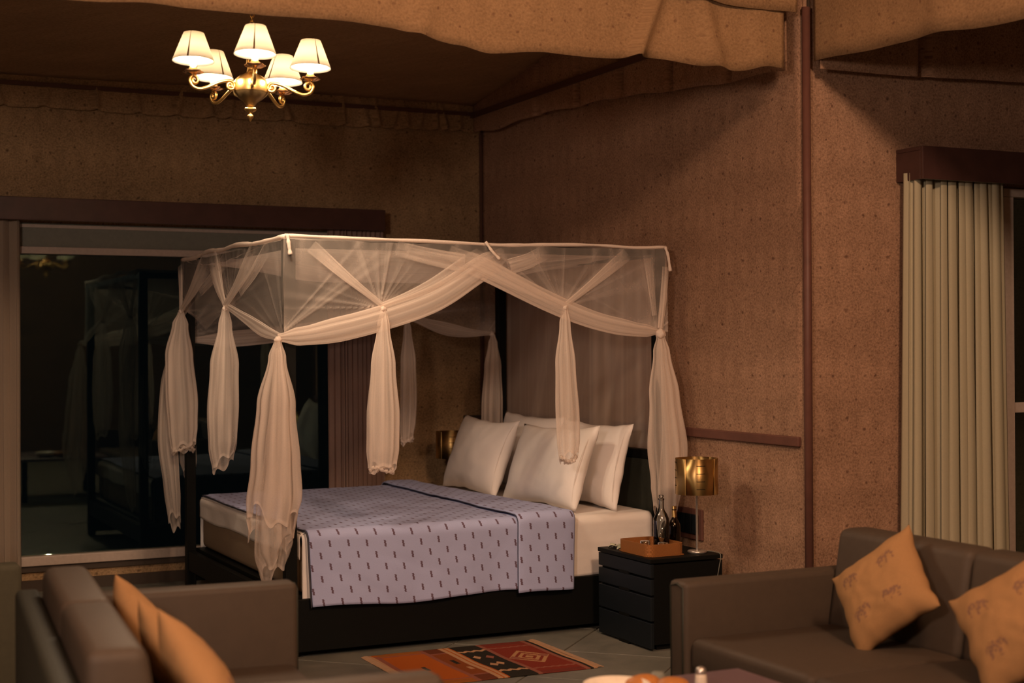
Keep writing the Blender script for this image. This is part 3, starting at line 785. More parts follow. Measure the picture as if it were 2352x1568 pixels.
# --- foot panel
fb = [(0, 1.585), (.12, 1.60), (.40, 1.665), (.70, 1.735), (.96, 1.765), (1.25, 1.70), (1.5, 1.64), (1.72, 1.70), (1.97, 1.755), (2.1, 1.70)]
foot_bot = lambda x: pl(fb, x)
panel('foot_panel', (XF, Y0 - .012, 0), (0, 1, 0), Y1 - Y0 + .016, foot_bot, [(-.02, 1.585, .5, .6), (.96, 1.765, .3, .5), (1.97, 1.765, .3, .5)], (-1, 0, 0), nu=260, nv=50, seed=4.4)
fold_tube('swag', [(XF - .01, Y0 - .01, 1.582), (XF - .03, 7.30, 1.625), (XF - .03, 7.62, 1.69), (XF - .03, 7.98, 1.765)], [(0, .018), (.4, .035), (1, .018)], .3, (-1, 0, 0), 6, 12, .4)
gf = (-1, 0, 0)
gather((XF - .012, 8.33, 2.07), (XF - .035, 8.01, 1.772), .055, .024, 21, .60, .04, gf)
gather((XF - .012, 7.50, 2.07), (XF - .035, 7.99, 1.772), .045, .024, 22, .52, .03, gf)
gather((XF - .012, 7.28, 2.07), (XF - .018, 7.75, 1.84), .03, .03, 25, .34, .03, gf)
gather((XF - .012, 9.14, 2.07), (XF - .035, 9.035, 1.775), .030, .020, 23, .62, .01, gf)
gather((XF - .012, 8.50, 2.07), (XF - .035, 9.01, 1.772), .055, .022, 24, .55, .03, gf)
gather((XF - .012, 8.05, 2.07), (XF - .02, 8.60, 1.87), .03, .03, 26, .34, .03, gf)
# --- far side panel
ab = [(0, 1.60), (.35, 1.60), (.8, 1.63), (1.2, 1.69), (1.49, 1.745), (1.75, 1.69), (2.08, 1.63), (2.19, 1.63)]
panel('far_panel', (X0, YF, 0), (1, 0, 0), X1 - X0, lambda x: pl(ab, x), [(0, 1.6, .5, .4), (1.49, 1.745, .3, .5), (2.08, 1.63, .4, .45)], (0, 1, 0), nu=220, nv=36, seed=6.1, base=.14)
fold_tube('swag', [(2.19, YF, 1.585), (2.55, YF + .01, 1.60), (3.05, YF + .01, 1.655), (3.64, YF + .01, 1.735)], [(0, .016), (.3, .045), (.8, .045), (1, .016)], .3, (0, -1, 0), 6, 31, .42)
fold_tube('swag', [(3.66, YF, 1.735), (3.90, YF + .01, 1.665), (4.10, YF + .01, 1.63), (4.27, YF - .01, 1.625)], [(0, .018), (.4, .042), (1, .014)], .3, (0, -1, 0), 6, 32, .40)
# --- head panel: hangs the full height behind the pillows
def headp(u, v):
    y = lerp(Y0, Y1, u); z = lerp(.62, HT, v)
    st = .55 * streak(y, 5, 9) + .22 * streak(y, 22, 3) + .22 * streak(y * .7 + z * .25, 9, 2)
    return ((XH + .012 + .018 * N(y * 4, z * .6, 2), y, z), min(.9, .36 + .75 * st))
npart(grid('head_panel', headp, 240, 40, 'net', dens=True))
# --- roof, sagging between the rails
def roofp(u, v):
    x = lerp(X0, X1, u); y = lerp(Y0, Y1, v)
    sg = (.06 + .10 * sm_(min(1, 1.6 * (1 - abs(2 * u - 1))))) * sin(pi * v ** 1.35) ** .9
    st = .60 * streak(y * 1.0 + .05 * sin(x * 3), 7, 5) + .4 * streak(y + .04 * x, 24, 1)
    return ((x, y, HT - sg + .008 * N(x * 2, y * 8, 4)), min(.96, .50 + .45 * sm_((v - .2) * 3) + st))
npart(grid('roof_panel', roofp, 120, 160, 'net', dens=True))
# --- hem band over the rails and little cords at the corners
def band(pts, r, nm='hem_band', seg=60, mat='net', dn=.95):
    bm = bmesh.new(); P_ = crom(pts, seg)
    tube_bm(bm, P_, [r * (1 + .35 * N(i * .35, r * 50)) for i in range(len(P_))], 8)
    me = bpy.data.meshes.new(nm); bmesh.ops.recalc_face_normals(bm, faces=bm.faces); bm.to_mesh(me); bm.free(); smooth(me)
    at = me.attributes.new('gather_amount', 'FLOAT', 'POINT'); at.data.foreach_set('value', [dn] * len(me.vertices))
    return npart(link_mesh(nm, me, mat))
z_ = HT + .002
band([(X0, YN, z_ + .005), (2.5, YN, z_), (2.85, YN, z_ - .004), (3.1, YN, z_ - .008), (3.35, YN, z_ - .014), (3.6, YN, z_ - .006), (3.9, YN, z_), (4.15, YN, z_ - .008), (X1, YN, z_)], .0085)
band([(X0, YN, z_), (XF, 7.5, z_ - .004), (XF, 7.9, z_ + .012), (XF, 8.2, z_ + .004), (XF, 8.5, z_ + .014), (XF, 8.8, z_ - .004), (XF, Y1, z_)], .012)
band([(XF, Y1, z_), (3, YF, z_ - .01), (X1, Y1, z_)], .008)
band([(X1, Y1, z_), (XH, 8, z_ - .01), (X1, YN, z_)], .008)
band([(X0 + .01, YN - .012, z_ + .01), (X0 + .015, YN - .02, z_ - .04), (X0 + .022, YN - .02, z_ - .09)], .010, 'tie_cord', 16)
band([(X1 - .01, YN - .012, z_), (X1 + .004, YN - .02, z_ - .05), (X1 + .018, YN - .02, z_ - .135)], .0085, 'tie_cord', 16)
band([(3.25, YN - .012, z_), (3.28, YN - .03, z_ - .05), (3.32, YN - .035, z_ - .09)], .008, 'tie_cord', 16)
# --- knots
def knot(c_, r, sd):
    bm = bmesh.new(); bmesh.ops.create_icosphere(bm, subdivisions=3, radius=r)
    for v_ in bm.verts:
        v_.co *= 1 + .35 * N(v_.co.x / r * 1.3 + sd, v_.co.y / r * 1.3, v_.co.z / r * 1.3); v_.co += Vector(c_)
    me = bpy.data.meshes.new('knot'); bm.to_mesh(me); bm.free(); smooth(me)
    at = me.attributes.new('gather_amount', 'FLOAT', 'POINT'); at.data.foreach_set('value', [.95] * len(me.vertices))
    npart(link_mesh('knot', me, 'net'))
knot((4.30, YN - .035, 1.600), .028, 1); knot((2.125, YN - .02, 1.575), .018, 2); knot((2.67, YN - .035, 1.728), .015, 3)
knot((3.705, YN - .035, 1.74), .015, 4); knot((XF - .035, 8.0, 1.755), .016, 5); knot((XF - .035, 9.03, 1.76), .016, 6)
knot((3.655, YF, 1.73), .015, 7); knot((4.27, YF - .01, 1.62), .016, 8)
# --- tails
def tail(pts, ws, sd, ragf, dn=.5, flat=.55, ridges=9, nrm=(-.44, -.9, 0)):
    return fold_tube('hanging_tail', pts, ws, flat, nrm, ridges, sd, dn, n_th=80, seg=56, rag=ragf, amp=.13)
# near foot corner
tail([(2.125, YN - .02, 1.575), (2.115, YN - .03, 1.35), (2.105, YN - .03, 1.10), (2.10, YN - .03, .86), (2.08, YN - .03, .66)],
     [(0, .016), (.10, .040), (.35, .088), (.62, .112), (.85, .125), (1, .115)], 1.7, lambda th: .06 * sin(th) + .05 * sin(3 * th + 1) + .025 * sin(7 * th), .50)
tail([(2.12, YN - .028, 1.565), (2.13, YN - .028, 1.2), (2.105, YN - .028, .85), (2.095, YN - .028, .62), (2.10, YN - .028, .46)],
     [(0, .014), (.10, .030), (.35, .060), (.62, .085), (.85, .092), (1, .055)], 4.1, lambda th: .10 * cos(th - .6) + .05 * sin(3 * th), .36, ridges=7)
# middle near tails
tail([(2.67, YN - .035, 1.725), (2.665, YN - .04, 1.45), (2.66, YN - .04, 1.15), (2.655, YN - .04, .925)],
     [(0, .016), (.10, .032), (.35, .062), (.62, .080), (.85, .078), (1, .068)], 2.9, lambda th: .02 * sin(2 * th) + .012 * sin(5 * th), .56, ridges=8)
tail([(3.705, YN - .035, 1.738), (3.706, YN - .04, 1.45), (3.715, YN - .04, 1.15), (3.718, YN - .04, .935)],
     [(0, .014), (.10, .028), (.35, .052), (.62, .060), (.85, .058), (1, .050)], 6.3, lambda th: .028 * sin(th + .5) + .012 * sin(5 * th), .50, ridges=7)
# near head corner
tail([(4.30, YN - .035, 1.59), (4.31, YN - .04, 1.36), (4.33, YN - .04, 1.10), (4.345, YN - .04, .86), (4.34, YN - .04, .68)],
     [(0, .022), (.10, .044), (.35, .082), (.62, .105), (.85, .088), (1, .075)], 8.8, lambda th: .10 * sin(th * 1 + 2.4) + .05 * sin(3 * th) + .02 * sin(7 * th), .48)
tail([(4.31, YN - .03, 1.58), (4.355, YN - .03, 1.3), (4.375, YN - .03, 1.0), (4.36, YN - .03, .76), (4.335, YN - .03, .56)],
     [(0, .016), (.10, .030), (.35, .050), (.62, .062), (.85, .06), (1, .055)], 9.9, lambda th: .07 * cos(th) + .03 * sin(4 * th), .42, ridges=7)
# foot side tails
tail([(XF - .035, 8.0, 1.752), (XF - .04, 8.005, 1.45), (XF - .045, 8.02, 1.15), (XF - .045, 8.02, .90)],
     [(0, .018), (.10, .036), (.35, .075), (.62, .086), (.85, .080), (1, .06)], 3.6, lambda th: .05 * sin(th + 1) + .015 * sin(5 * th), .44, ridges=8)
tail([(XF - .035, 9.03, 1.755), (XF - .045, 9.04, 1.5), (XF - .03, 9.04, 1.2), (XF - .025, 9.03, .92)],
     [(0, .018), (.10, .045), (.35, .080), (.62, .090), (.85, .082), (1, .07)], 7.2, lambda th: .03 * sin(th + 1) + .015 * sin(5 * th), .50, ridges=9)
tail([(XF - .04, 9.14, 1.56), (XF - .08, 9.15, 1.3), (XF - .095, 9.15, 1.0), (XF - .075, 9.14, .72), (XF - .055, 9.14, .46)],
     [(0, .03), (.25, .055), (.55, .060), (.8, .048), (1, .035)], 5.2, lambda th: .05 * sin(th) + .02 * sin(4 * th), .36, ridges=6)
tail([(XF + .03, 9.17, 1.35), (XF + .035, 9.17, 1.1), (XF + .04, 9.17, .9), (XF + .04, 9.17, .74)],
     [(0, .03), (.4, .045), (.8, .05), (1, .03)], 5.9, lambda th: .06 * sin(th), .28, ridges=5)
# far side tails
tail([(3.655, YF, 1.725), (3.66, YF, 1.45), (3.66, YF, 1.15), (3.65, YF, .92)],
     [(0, .014), (.10, .025), (.35, .048), (.62, .054), (.85, .052), (1, .042)], 11.2, lambda th: .04 * sin(th + 2.2) + .01 * sin(5 * th), .46, ridges=7)
tail([(4.27, YF - .03, 1.615), (4.26, YF - .05, 1.4), (4.25, YF - .05, 1.1), (4.25, YF - .05, .80)],
     [(0, .014), (.10, .030), (.35, .055), (.62, .068), (.85, .068), (1, .06)], 12.4, lambda th: .04 * sin(th) + .01 * sin(5 * th), .44, ridges=9)
# lace edging rolled up at the foot of three of the tails
def lace(c_, w_, sd):
    pts = []
    for k in range(40):
        a = 2 * pi * k / 39
        pts.append(Vector((c_[0] + w_ * cos(a) * .9, c_[1] + w_ * .45 * sin(a), c_[2] + .014 * sin(2 * a + sd) + .012 * N(a * 4, sd))))
    bm = bmesh.new(); tube_bm(bm, pts, [.008 * (1 + .6 * sin(k * 2.3 + sd)) for k in range(40)], 7, False)
    me = bpy.data.meshes.new('lace_edging'); bm.to_mesh(me); bm.free(); smooth(me)
    at = me.attributes.new('gather_amount', 'FLOAT', 'POINT'); at.data.foreach_set('value', [.6] * len(me.vertices))
    npart(link_mesh('lace_edging', me, 'net'))
lace((2.655, YN - .04, .918), .066, 0); lace((3.718, YN - .04, .93), .048, 1.5); lace((3.65, YF, .92), .045, 3); lace((XF - .025, 9.03, .92), .07, 4)

# ============================================================ NIGHTSTANDS
def nightstand(x0, x1, y0, y1, zt, label):
    root = tag(empty('nightstand', ((x0 + x1) / 2, (y0 + y1) / 2, 0)), label, 'nightstand')
    O_ = (-(x0 + x1) / 2, -(y0 + y1) / 2, 0)
    def p(nm, *a, mat='black', **k): o = box(nm, *a, mat, root, **k); o.location = O_; return o
    p('carcass', x0 + .022, x1, y0 + .006, y1 - .006, .03, zt - .03)
    p('plinth', x0 + .05, x1 - .02, y0 + .03, y1 - .03, 0, .03)
    p('top_board', x0 - .004, x1 + .002, y0, y1, zt - .022, zt, bev=.003)
    z1 = zt - .026
    for k, hh in enumerate((.068, .078, .12, .13)):
        z0 = z1 - hh
        d = p('drawer', x0, x0 + .021, y0 + .002, y1 - .002, z0, z1, mat='nstand', bev=.003)
        g = box('finger_pull', x0 - .001, x0 + .012, (y0 + y1) / 2 - .05, (y0 + y1) / 2 + .05, z0 - .009, z0 + .006, 'black', d)
        z1 = z0 - .010
    return root
NZ = .462
nightstand(3.86, 4.29, 6.39, 6.93, NZ, 'black nightstand with drawers between the bed and the right sofa')
nightstand(3.86, 4.29, 9.20, 9.73, NZ, 'black nightstand on the far side of the bed under the small brass lamp')

def table_lamp(x, y, z, label):
    root = tag(empty('table_lamp', (x, y, z)), label, 'lamp', 'brass bedside lamps')
    lathe('base', [(0, 0), (.047, 0), (.050, .003), (.050, .010), (.046, .014), (.010, .016), (0, .016)], 'steel', root)
    lathe('stem', [(.0065, .014), (.0065, .36), (.012, .365), (.012, .40), (0, .40)], 'steel', root, n=14)
    # drum shade made of curved brass leaves with horizontal slots; leaves overlap in two radii
    R_, z0, z1 = .108, .305, .490
    for k in range(4):
        a0 = k * pi / 2 + .35; rr = R_ + (.003 if k % 2 else 0)
        vs_, fs = [], []
        n = 20; rows = [z0, z1]
        for zz in rows:
            for i in range(n + 1):
                a = a0 + (pi / 2 + .12) * i / n; vs_.append((rr * cos(a), rr * sin(a), zz))
        for i in range(n): fs.append((i, i + 1, i + n + 2, i + n + 1))
        o = mesh('shade_leaf', vs_, fs, 'lampbrass', root, True); md = o.modifiers.new('t', 'SOLIDIFY'); md.thickness = .0015
        for q in range(4):
            zz = z0 + .03 + q * .04 + (.014 if k % 2 else 0)
            if zz > z1 - .015: continue
            aa = a0 + pi / 4 + .06; w_ = .42
            v2 = []
            for zb in (zz, zz + .003):
                for i in range(7):
                    a = aa - w_ / 2 + w_ * i / 6; v2.append(((rr + .0012) * cos(a), (rr + .0012) * sin(a), zb))
            mesh('slot', v2, [(i, i + 1, i + 8, i + 7) for i in range(6)], 'black', o)
    bm = bmesh.new()
    for k in range(3):
        a = k * 2 * pi / 3; tube_bm(bm, [Vector((.01 * cos(a), .01 * sin(a), .385)), Vector((R_ * cos(a), R_ * sin(a), .385))], .0018, 6)
    from_bm('spider', bm, 'steel', root, True)
    return root
table_lamp(4.20, 6.49, NZ, 'brass drum-shaded table lamp on the near nightstand, right of the bed')
table_lamp(4.085, 9.40, NZ, 'brass drum-shaded table lamp half hidden behind the leftmost pillow')
# lamp cord trailing down the side of the nightstand
tube('lamp_cord', [(4.245, 6.50, NZ + .006), (4.27, 6.44, NZ + .008), (4.275, 6.387, NZ - .002), (4.262, 6.380, NZ - .06), (4.25, 6.381, NZ - .12)], .0022, 'grey', None, 6)
tag(bpy.data.objects['lamp_cord'], 'thin lamp cord hanging down the side of the near nightstand', 'cord')

# cane tray, bottle, glasses
TX0, TX1, TY0, TY1 = 3.885, 4.105, 6.455, 6.765
tray = tag(empty('cane_tray', ((TX0 + TX1) / 2, (TY0 + TY1) / 2, NZ)), 'orange-brown woven cane tray on the near nightstand', 'tray')
TO = (-(TX0 + TX1) / 2, -(TY0 + TY1) / 2, 0)
o = box('tray_bottom', TX0 + .004, TX1 - .004, TY0 + .004, TY1 - .004, 0, .006, 'cane', tray, bev=.002); o.location = TO
def ring_path(x0, x1, y0, y1, r, n=6):
    out = []
    for cx, cy, a0 in ((x1 - r, y1 - r, 0), (x0 + r, y1 - r, pi / 2), (x0 + r, y0 + r, pi), (x1 - r, y0 + r, 1.5 * pi)):
        for k in range(n + 1): a = a0 + k / n * pi / 2; out.append((cx + r * cos(a), cy + r * sin(a)))
    return out
A_ = ring_path(TX0, TX1, TY0, TY1, .04); B_ = ring_path(TX0 + .008, TX1 - .008, TY0 + .008, TY1 - .008, .034); n = len(A_)
vs_ = [(x, y, 0) for x, y in A_] + [(x - .003 * 0, y, .062) for x, y in A_] + [(x, y, .062) for x, y in B_] + [(x, y, 0.004) for x, y in B_]
fs = [(k * n + i, k * n + (i + 1) % n, (k + 1) * n + (i + 1) % n, (k + 1) * n + i) for k in range(3) for i in range(n)]
o = mesh('tray_wall', vs_, fs, 'cane', tray); o.location = TO
def bottle(x, y, z, s, mat, label, name='water_bottle'):
    root = tag(empty(name, (x, y, z)), label, 'bottle')
    pr = [(0, .0), (.036, .0), (.041, .004), (.042, .02), (.042, .155), (.040, .170), (.030, .192), (.018, .210), (.014, .225), (.0135, .262), (.016, .264), (.016, .272), (.0125, .274),
          (.0105, .262), (.011, .225), (.016, .208), (.028, .188), (.038, .168), (.039, .155), (.039, .012), (0, .010)]
    lathe('bottle_glass', [(r * s, h_ * s) for r, h_ in pr], mat, root, 32)
    return root
b1 = bottle(4.052, 6.60, NZ + .007, 1.0, 'glass', 'clear glass water bottle standing in the cane tray')
lathe('stopper', [(0, .262), (.0095, .262), (.0095, .276), (.0125, .280), (.0125, .290), (0, .292)], 'glass', b1, 18)
b2 = bottle(4.165, 6.655, NZ, .78, 'darkglass', 'slim dark bottle behind the clear water bottle on the near nightstand', 'dark_bottle')
lathe('neck_foil', [(.0125, .170), (.0125, .225), (.010, .228), (0, .228)], 'lampbrass', b2, 16)
def tumbler(x, y, z, label):
    o = lathe('drinking_glass', [(0, .055), (.024, .055), (.026, .052), (.031, .002), (.031, 0), (.0295, .002), (.0245, .05), (0, .052)], 'glass', None, 24, (x, y, z)); tag(o, label, 'glass', 'upturned glasses in the tray'); return o
tumbler(3.965, 6.62, NZ + .007, 'clear upturned glass in the cane tray, left one')
tumbler(4.015, 6.525, NZ + .007, 'clear upturned glass in the cane tray, right one')
bm = bmesh.new()
for k, (dx, dy, a, s) in enumerate(((0, 0, .3, .055), (.02, .03, 1.3, .05), (-.015, .05, 2.4, .05), (.03, .06, -.3, .045), (.0, .09, .9, .05))):
    pts = []
    for i in range(9):
        t = i / 8; w_ = s * .33 * sin(pi * t) + .001
        for sd in (-1, 1):
            x = s * 1.4 * (t - .5); y = sd * w_; pts.append(bm.verts.new((x * cos(a) - y * sin(a) + dx, x * sin(a) + y * cos(a) + dy, .002 + .012 * sin(pi * t) + .004 * sd * t + .014 * abs(N(k, t * 2)))))
    for i in range(8): bm.faces.new((pts[2 * i], pts[2 * i + 1], pts[2 * i + 3], pts[2 * i + 2]))
o = from_bm('leaf_sprig', bm, 'leaf', None, True); md = o.modifiers.new('t', 'SOLIDIFY'); md.thickness = .0015; o.location = (3.93, 6.80, NZ + .001); tag(o, 'small pale leafy sprig lying on the near nightstand beside the tray', 'leaves')

# switch plate on headboard wall
sp = tag(empty('switch_panel', (XB, 7.0, .545)), 'dark framed switch panel on the printed wall behind the nightstand lamp', 'switch')
box('frame', -.014, 0, -.125, .14, -.085, .085, 'mould', sp, bev=.004); 
for k in range(3): box('rocker_switch', -.022, -.014, -.095 + k * .07, -.030 + k * .07, -.055, .055, 'nstand', sp, bev=.003)
# small dark frame on the window wall
fr = tag(empty('wall_picture', (4.41, YA - .01, .99)), 'small dark framed picture on the back wall above the leftmost pillow', 'picture')
for a in ((-.075, .075, -.012, 0, .03, .05), (-.075, .075, -.012, 0, -.14, -.12), (-.075, -.055, -.012, 0, -.12, .03), (.055, .075, -.012, 0, -.12, .03)): box('frame_bar', *a, 'plinth_dark', fr)
box('frame_panel', -.055, .055, -.006, 0, -.12, .03, 'mould', fr)

# ============================================================ CHANDELIER
CX, CY = 1.850, 6.500
FWX, FWY = sin(YAW), cos(YAW)
def chandelier(cx, cy, zc, label, power, zceil, tilt=(0, 0)):
    root = tag(empty('chandelier', (cx, cy, zc)), label, 'chandelier'); root.rotation_euler = (math.radians(tilt[0]), math.radians(tilt[1]), 0)
    # body: z = 0 at the arm ring
    lathe('body_dome', [(.074, -.018), (.077, -.012), (.077, .030), (.072, .040), (.055, .058), (.034, .068), (.020, .078), (.016, .10), (.022, .108), (.022, .150), (.012, .160), (.008, .20), (0, .205)], 'brass', root, 40)
    lathe('body_cup', [(.076, -.014), (.072, -.022), (.052, -.042), (.032, -.055), (.022, -.068), (.014, -.078), (0, -.08)], plain('dull_brass', (.34, .23, .11), .45, 1.0), root, 40)
    lathe('finial', [(0, -.076), (.010, -.078), (.024, -.084), (.027, -.090), (.024, -.096), (.010, -.104), (.008, -.112), (.014, -.118), (.0145, -.124), (.008, -.132), (.003, -.142), (0, -.146)], 'brass', root, 24)
    bm = bmesh.new(); z = .20; k = 0
    while z < zceil - zc - .03:
        L_ = .018
        pts = [Vector((.009 * cos(t) * (1 if k % 2 else 0), .009 * cos(t) * (0 if k % 2 else 1), z + L_ * .5 + (L_ * .72) * sin(t))) for t in [i / 12 * 2 * pi for i in range(13)]]
        tube_bm(bm, pts, .0022, 5, False); z += L_ * 1.05; k += 1
    o = from_bm('chain', bm, 'brass', root, True); o['kind'] = 'stuff'
    lathe('ceiling_rose', [(0, zceil - zc - .05), (.02, zceil - zc - .045), (.055, zceil - zc - .01), (.055, zceil - zc)], 'brass', root)
    a0 = atan2(-FWY, -FWX)
    for k in range(5):
        a = a0 + .235 + k * 2 * pi / 5
        e = Vector((cos(a), sin(a), 0)); Z = Vector((0, 0, 1))
        P_ = []
        for i in range(14):    # inner scroll
            t = i / 13; th = pi * 2.6 * (1 - t) + pi * .5; rr = .008 + .014 * t
            P_.append(e * (.098 + rr * cos(th)) + Z * (.006 + rr * sin(th)))
        P_ += [e * .125 + Z * .024, e * .16 + Z * .010, e * .20 - Z * .012, e * .240 - Z * .026, e * .272 - Z * .018, e * .285 + Z * .004]
        for i in range(12):
            t = i / 11; th = .2 + pi * 2.2 * t; rr = .021 - .013 * t
            P_.append(e * (.264 + rr * cos(th)) + Z * (.010 + rr * sin(th)))
        bm = bmesh.new(); tube_bm(bm, crom(P_, 120), .0075, 8)
        tube_bm(bm, [e * .072, e * .10 + Z * .004], .008, 8)
        arm = from_bm('arm', bm, 'brass', root, True)
        c0 = e * .27
        lathe('cup', [(0, .020), (.009, .022), (.007, .032), (.017, .040), (.019, .062), (.016, .064), (0, .064)], 'brass', arm, 20, c0)
        lathe('drip_pan', [(.006, .034), (.030, .038), (.043, .046), (.044, .048), (.030, .041), (.006, .037)], 'copper', arm, 40, c0, True, lambda t, z: .12 * cos(5 * t) if z > .037 else 0)
        lathe('candle_sleeve', [(.0145, .062), (.0145, .10), (.0, .10)], 'candle', arm, 20, c0)
        lathe('bulb', [(0, .10), (.012, .104), (.018, .125), (.016, .145), (.006, .165), (0, .17)], 'bulb', arm, 18, c0)
        sh_ = lathe('lamp_shade', [(.092, .093), (.045, .218)], 'shade', root, 44, c0); md = sh_.modifiers.new('t', 'SOLIDIFY'); md.thickness = .0012
        # overlap seam of the shade, a thin dark wedge on the outside
        sa = atan2(-FWY, -FWX) + (.12, .55, -.6, .7, -.05)[k]
        def sp_(r, z, d): return (c0.x + r * cos(sa + d), c0.y + r * sin(sa + d), z)
        mesh('shade_seam', [sp_(.0935, .094, -.045), sp_(.0935, .094, .045), sp_(.0465, .217, .015), sp_(.0465, .217, -.015)], [(0, 1, 2, 3)], 'seam', sh_)
        d = bpy.data.lights.new('chandelier_bulb_light', 'POINT'); d.energy = power; d.shadow_soft_size = .022; d.color = (1, .74, .50)
        lo = bpy.data.objects.new('chandelier_bulb_light', d); lo.location = c0 + Z * .135; C.objects.link(lo); lo.parent = root
    return root
chandelier(CX, CY, 2.695, 'lit brass chandelier with five ivory cone shades hanging left of the bed canopy', 40.0, 3.29 + .17 * (YA - CY) - .045, (-2.7, 2.0))

chandelier(2.60, 1.93, 2.49, 'second lit brass chandelier over the lounge, seen only mirrored in the black window', 9.0, 4.95)

# ============================================================ KILIM RUG
RX0, RX1, RY0, RY1 = 2.545, 3.44, 6.19, 6.92
RED, ORG, BLK, CRM, BRN, PNK = (.20, .028, .015), (.40, .095, .012), (.018, .016, .012), (.46, .26, .14), (.13, .035, .015), (.26, .09, .06)
def kcol(u, v):
    d = abs(v - .5) * 2
    if u < .015: return CRM
    if u < .045: return ORG if d > .9 else PNK
    if u < .30:
        c_ = ORG
        if d > .86: c_ = (.30, .10, .02)
        if .78 < d < .82: c_ = PNK
        if abs(u - .17) < .012 and abs(v - .45) < .05: c_ = BLK
        return c_
    if u < .325: return PNK
    if u < .42:
        c_ = BRN
        if d < .66: c_ = (.22, .055, .012)
        if abs(u - .375) < .014 and abs(v - .55) < .06: c_ = BLK
        if abs(u - .39) < .012 and abs(v - .35) < .04: c_ = CRM
        if .66 < d < .72: c_ = PNK
        return c_
    if u < .445: return CRM
    if u < .455: return ORG
    if u < .475: return CRM
    if u < .485: return ORG
    if u < .65:
        c_ = BLK; zz = .02 * sin(u * 120)
        if .60 + zz < d < .68 + zz: c_ = CRM
        for (a, b) in ((.53, .62), (.585, .40), (.60, .60), (.54, .38)):
            if abs(u - a) * 2.2 + abs(v - b) < .055: c_ = CRM if b != .60 else PNK
        return c_
    if u < .675: return PNK
    if u < .93:
        c_ = RED; zz = .015 * sin(u * 140)
        if .66 + zz < d < .71 + zz: c_ = PNK
        if d > .86: c_ = (.16, .03, .02)
        q = abs(u - .80) * 4.2 + abs(v - .5) * 2.4
        if q < .52 and (q * 10) % 2 < 1.1: c_ = (.42, .22, .10)
        for (a, b) in ((.715, .5), (.885, .5)):
            q2 = abs(u - a) * 5 + abs(v - b) * 3
            if q2 < .16: c_ = PNK
        return c_
    if u < .955: return PNK
    if u < .975: return BLK
    return CRM
def rugp(u, v): return (lerp(RX0, RX1, u) + .004 * sin(v * 9), lerp(RY0, RY1, v) + .006 * sin(u * 5), .006 + .002 * N(u * 5, v * 4))
rug = tag(empty('kilim_rug', ((RX0 + RX1) / 2, (RY0 + RY1) / 2, 0)), 'small orange, black and red woven kilim rug on the slate floor beside the bed', 'rug')
RO = (-(RX0 + RX1) / 2, -(RY0 + RY1) / 2, 0)
o = grid('woven_field', rugp, 300, 130, 'kilim', rug, col=kcol); md = o.modifiers.new('t', 'SOLIDIFY'); md.thickness = .005; o.location = RO
for xx, sg in ((RX0, -1), (RX1, 1)):
    bm = bmesh.new()
    for k in range(110):
        y = lerp(RY0, RY1, (k + .5) / 110); l = .035 + .008 * N(k * .7, sg)
        tube_bm(bm, [Vector((xx, y, .006)), Vector((xx + sg * l * .5, y + .003 * N(k, 3), .007)), Vector((xx + sg * l, y + .006 * N(k, 1), .003))], .0022, 4, False)
    o = from_bm('fringe', bm, plain('cream_fringe', (.40, .25, .15), .9), rug); o['kind'] = 'stuff'; o.location = RO

# ============================================================ SOFAS
def sofa(name, loc, rz, label, arm_h=.63, back_h=.80, half=.75, seat_h=.42, ncush=2):
    root = tag(empty(name, (*loc, 0), rz), label, 'sofa')
    A = .12
    def p(nm, *a, mat='sofa', bev=.02, seg=3): return box(nm, *a, mat, root, bev, seg, True)
    p('seat_base', -.40, .43, -half, half, .12, .29)
    for s_ in (-1, 1):
        a, b = sorted((s_ * half, s_ * (half + A)))
        o = p('arm', -.42, .45, a, b, .11, arm_h, bev=.022)
        # welt round the front of the arm
        r = .006; m_ = (a + b) / 2
        pts = [Vector((.447, a + .02, .12)), Vector((.447, a + .018, arm_h - .022)), Vector((.447, m_, arm_h - .012)), Vector((.447, b - .018, arm_h - .022)), Vector((.447, b - .02, .12))]
        bm = bmesh.new(); tube_bm(bm, pts, r, 6); from_bm('welt', bm, 'sofadark', o, True)
    p('back_frame', -.50, -.42, -half - A, half + A, .11, back_h - .09, mat='sofadark')
    cw = 2 * half / ncush
    for q_ in range(ncush):
        a, b = -half + q_ * cw, -half + (q_ + 1) * cw
        bm = bmesh.new(); vv = bx(bm, -.0, .72, a + .004, b - .004, .29, seat_h, .032, 3)
        for v_ in bm.verts:
            v_.co.x -= .285
            v_.co.z += .014 * (1 - ((v_.co.y - (a + b) / 2) / (cw / 2)) ** 2) * (1 if v_.co.z > .37 else 0)
        from_bm('seat_cushion', bm, 'sofa', root, True)
        bm = bmesh.new(); bx(bm, -.42, -.28, a + .004, b - .004, .40, back_h, .035, 3)
        for v_ in bm.verts: v_.co.x += (.86 - v_.co.z) * .16 * (1 if v_.co.x > -.35 else .0)
        from_bm('back_cushion', bm, 'sofa', root, True)
    for x in (-.44, .38):
        for y in (-half - .06, half + .06): p('leg', x - .02, x + .02, y - .02, y + .02, 0, .115, mat='sofadark', bev=.003, seg=1)
    return root
SR = (3.50, 3.675); sofa('sofa', SR, pi, 'taupe sofa at the right in front of the sage curtain', half=1.125, ncush=3)
SL = (1.10, 4.36); SLR = -.078; sofa('sofa', SL, SLR, 'blurred taupe sofa in the lower left corner, near the camera', arm_h=.70, back_h=.81)

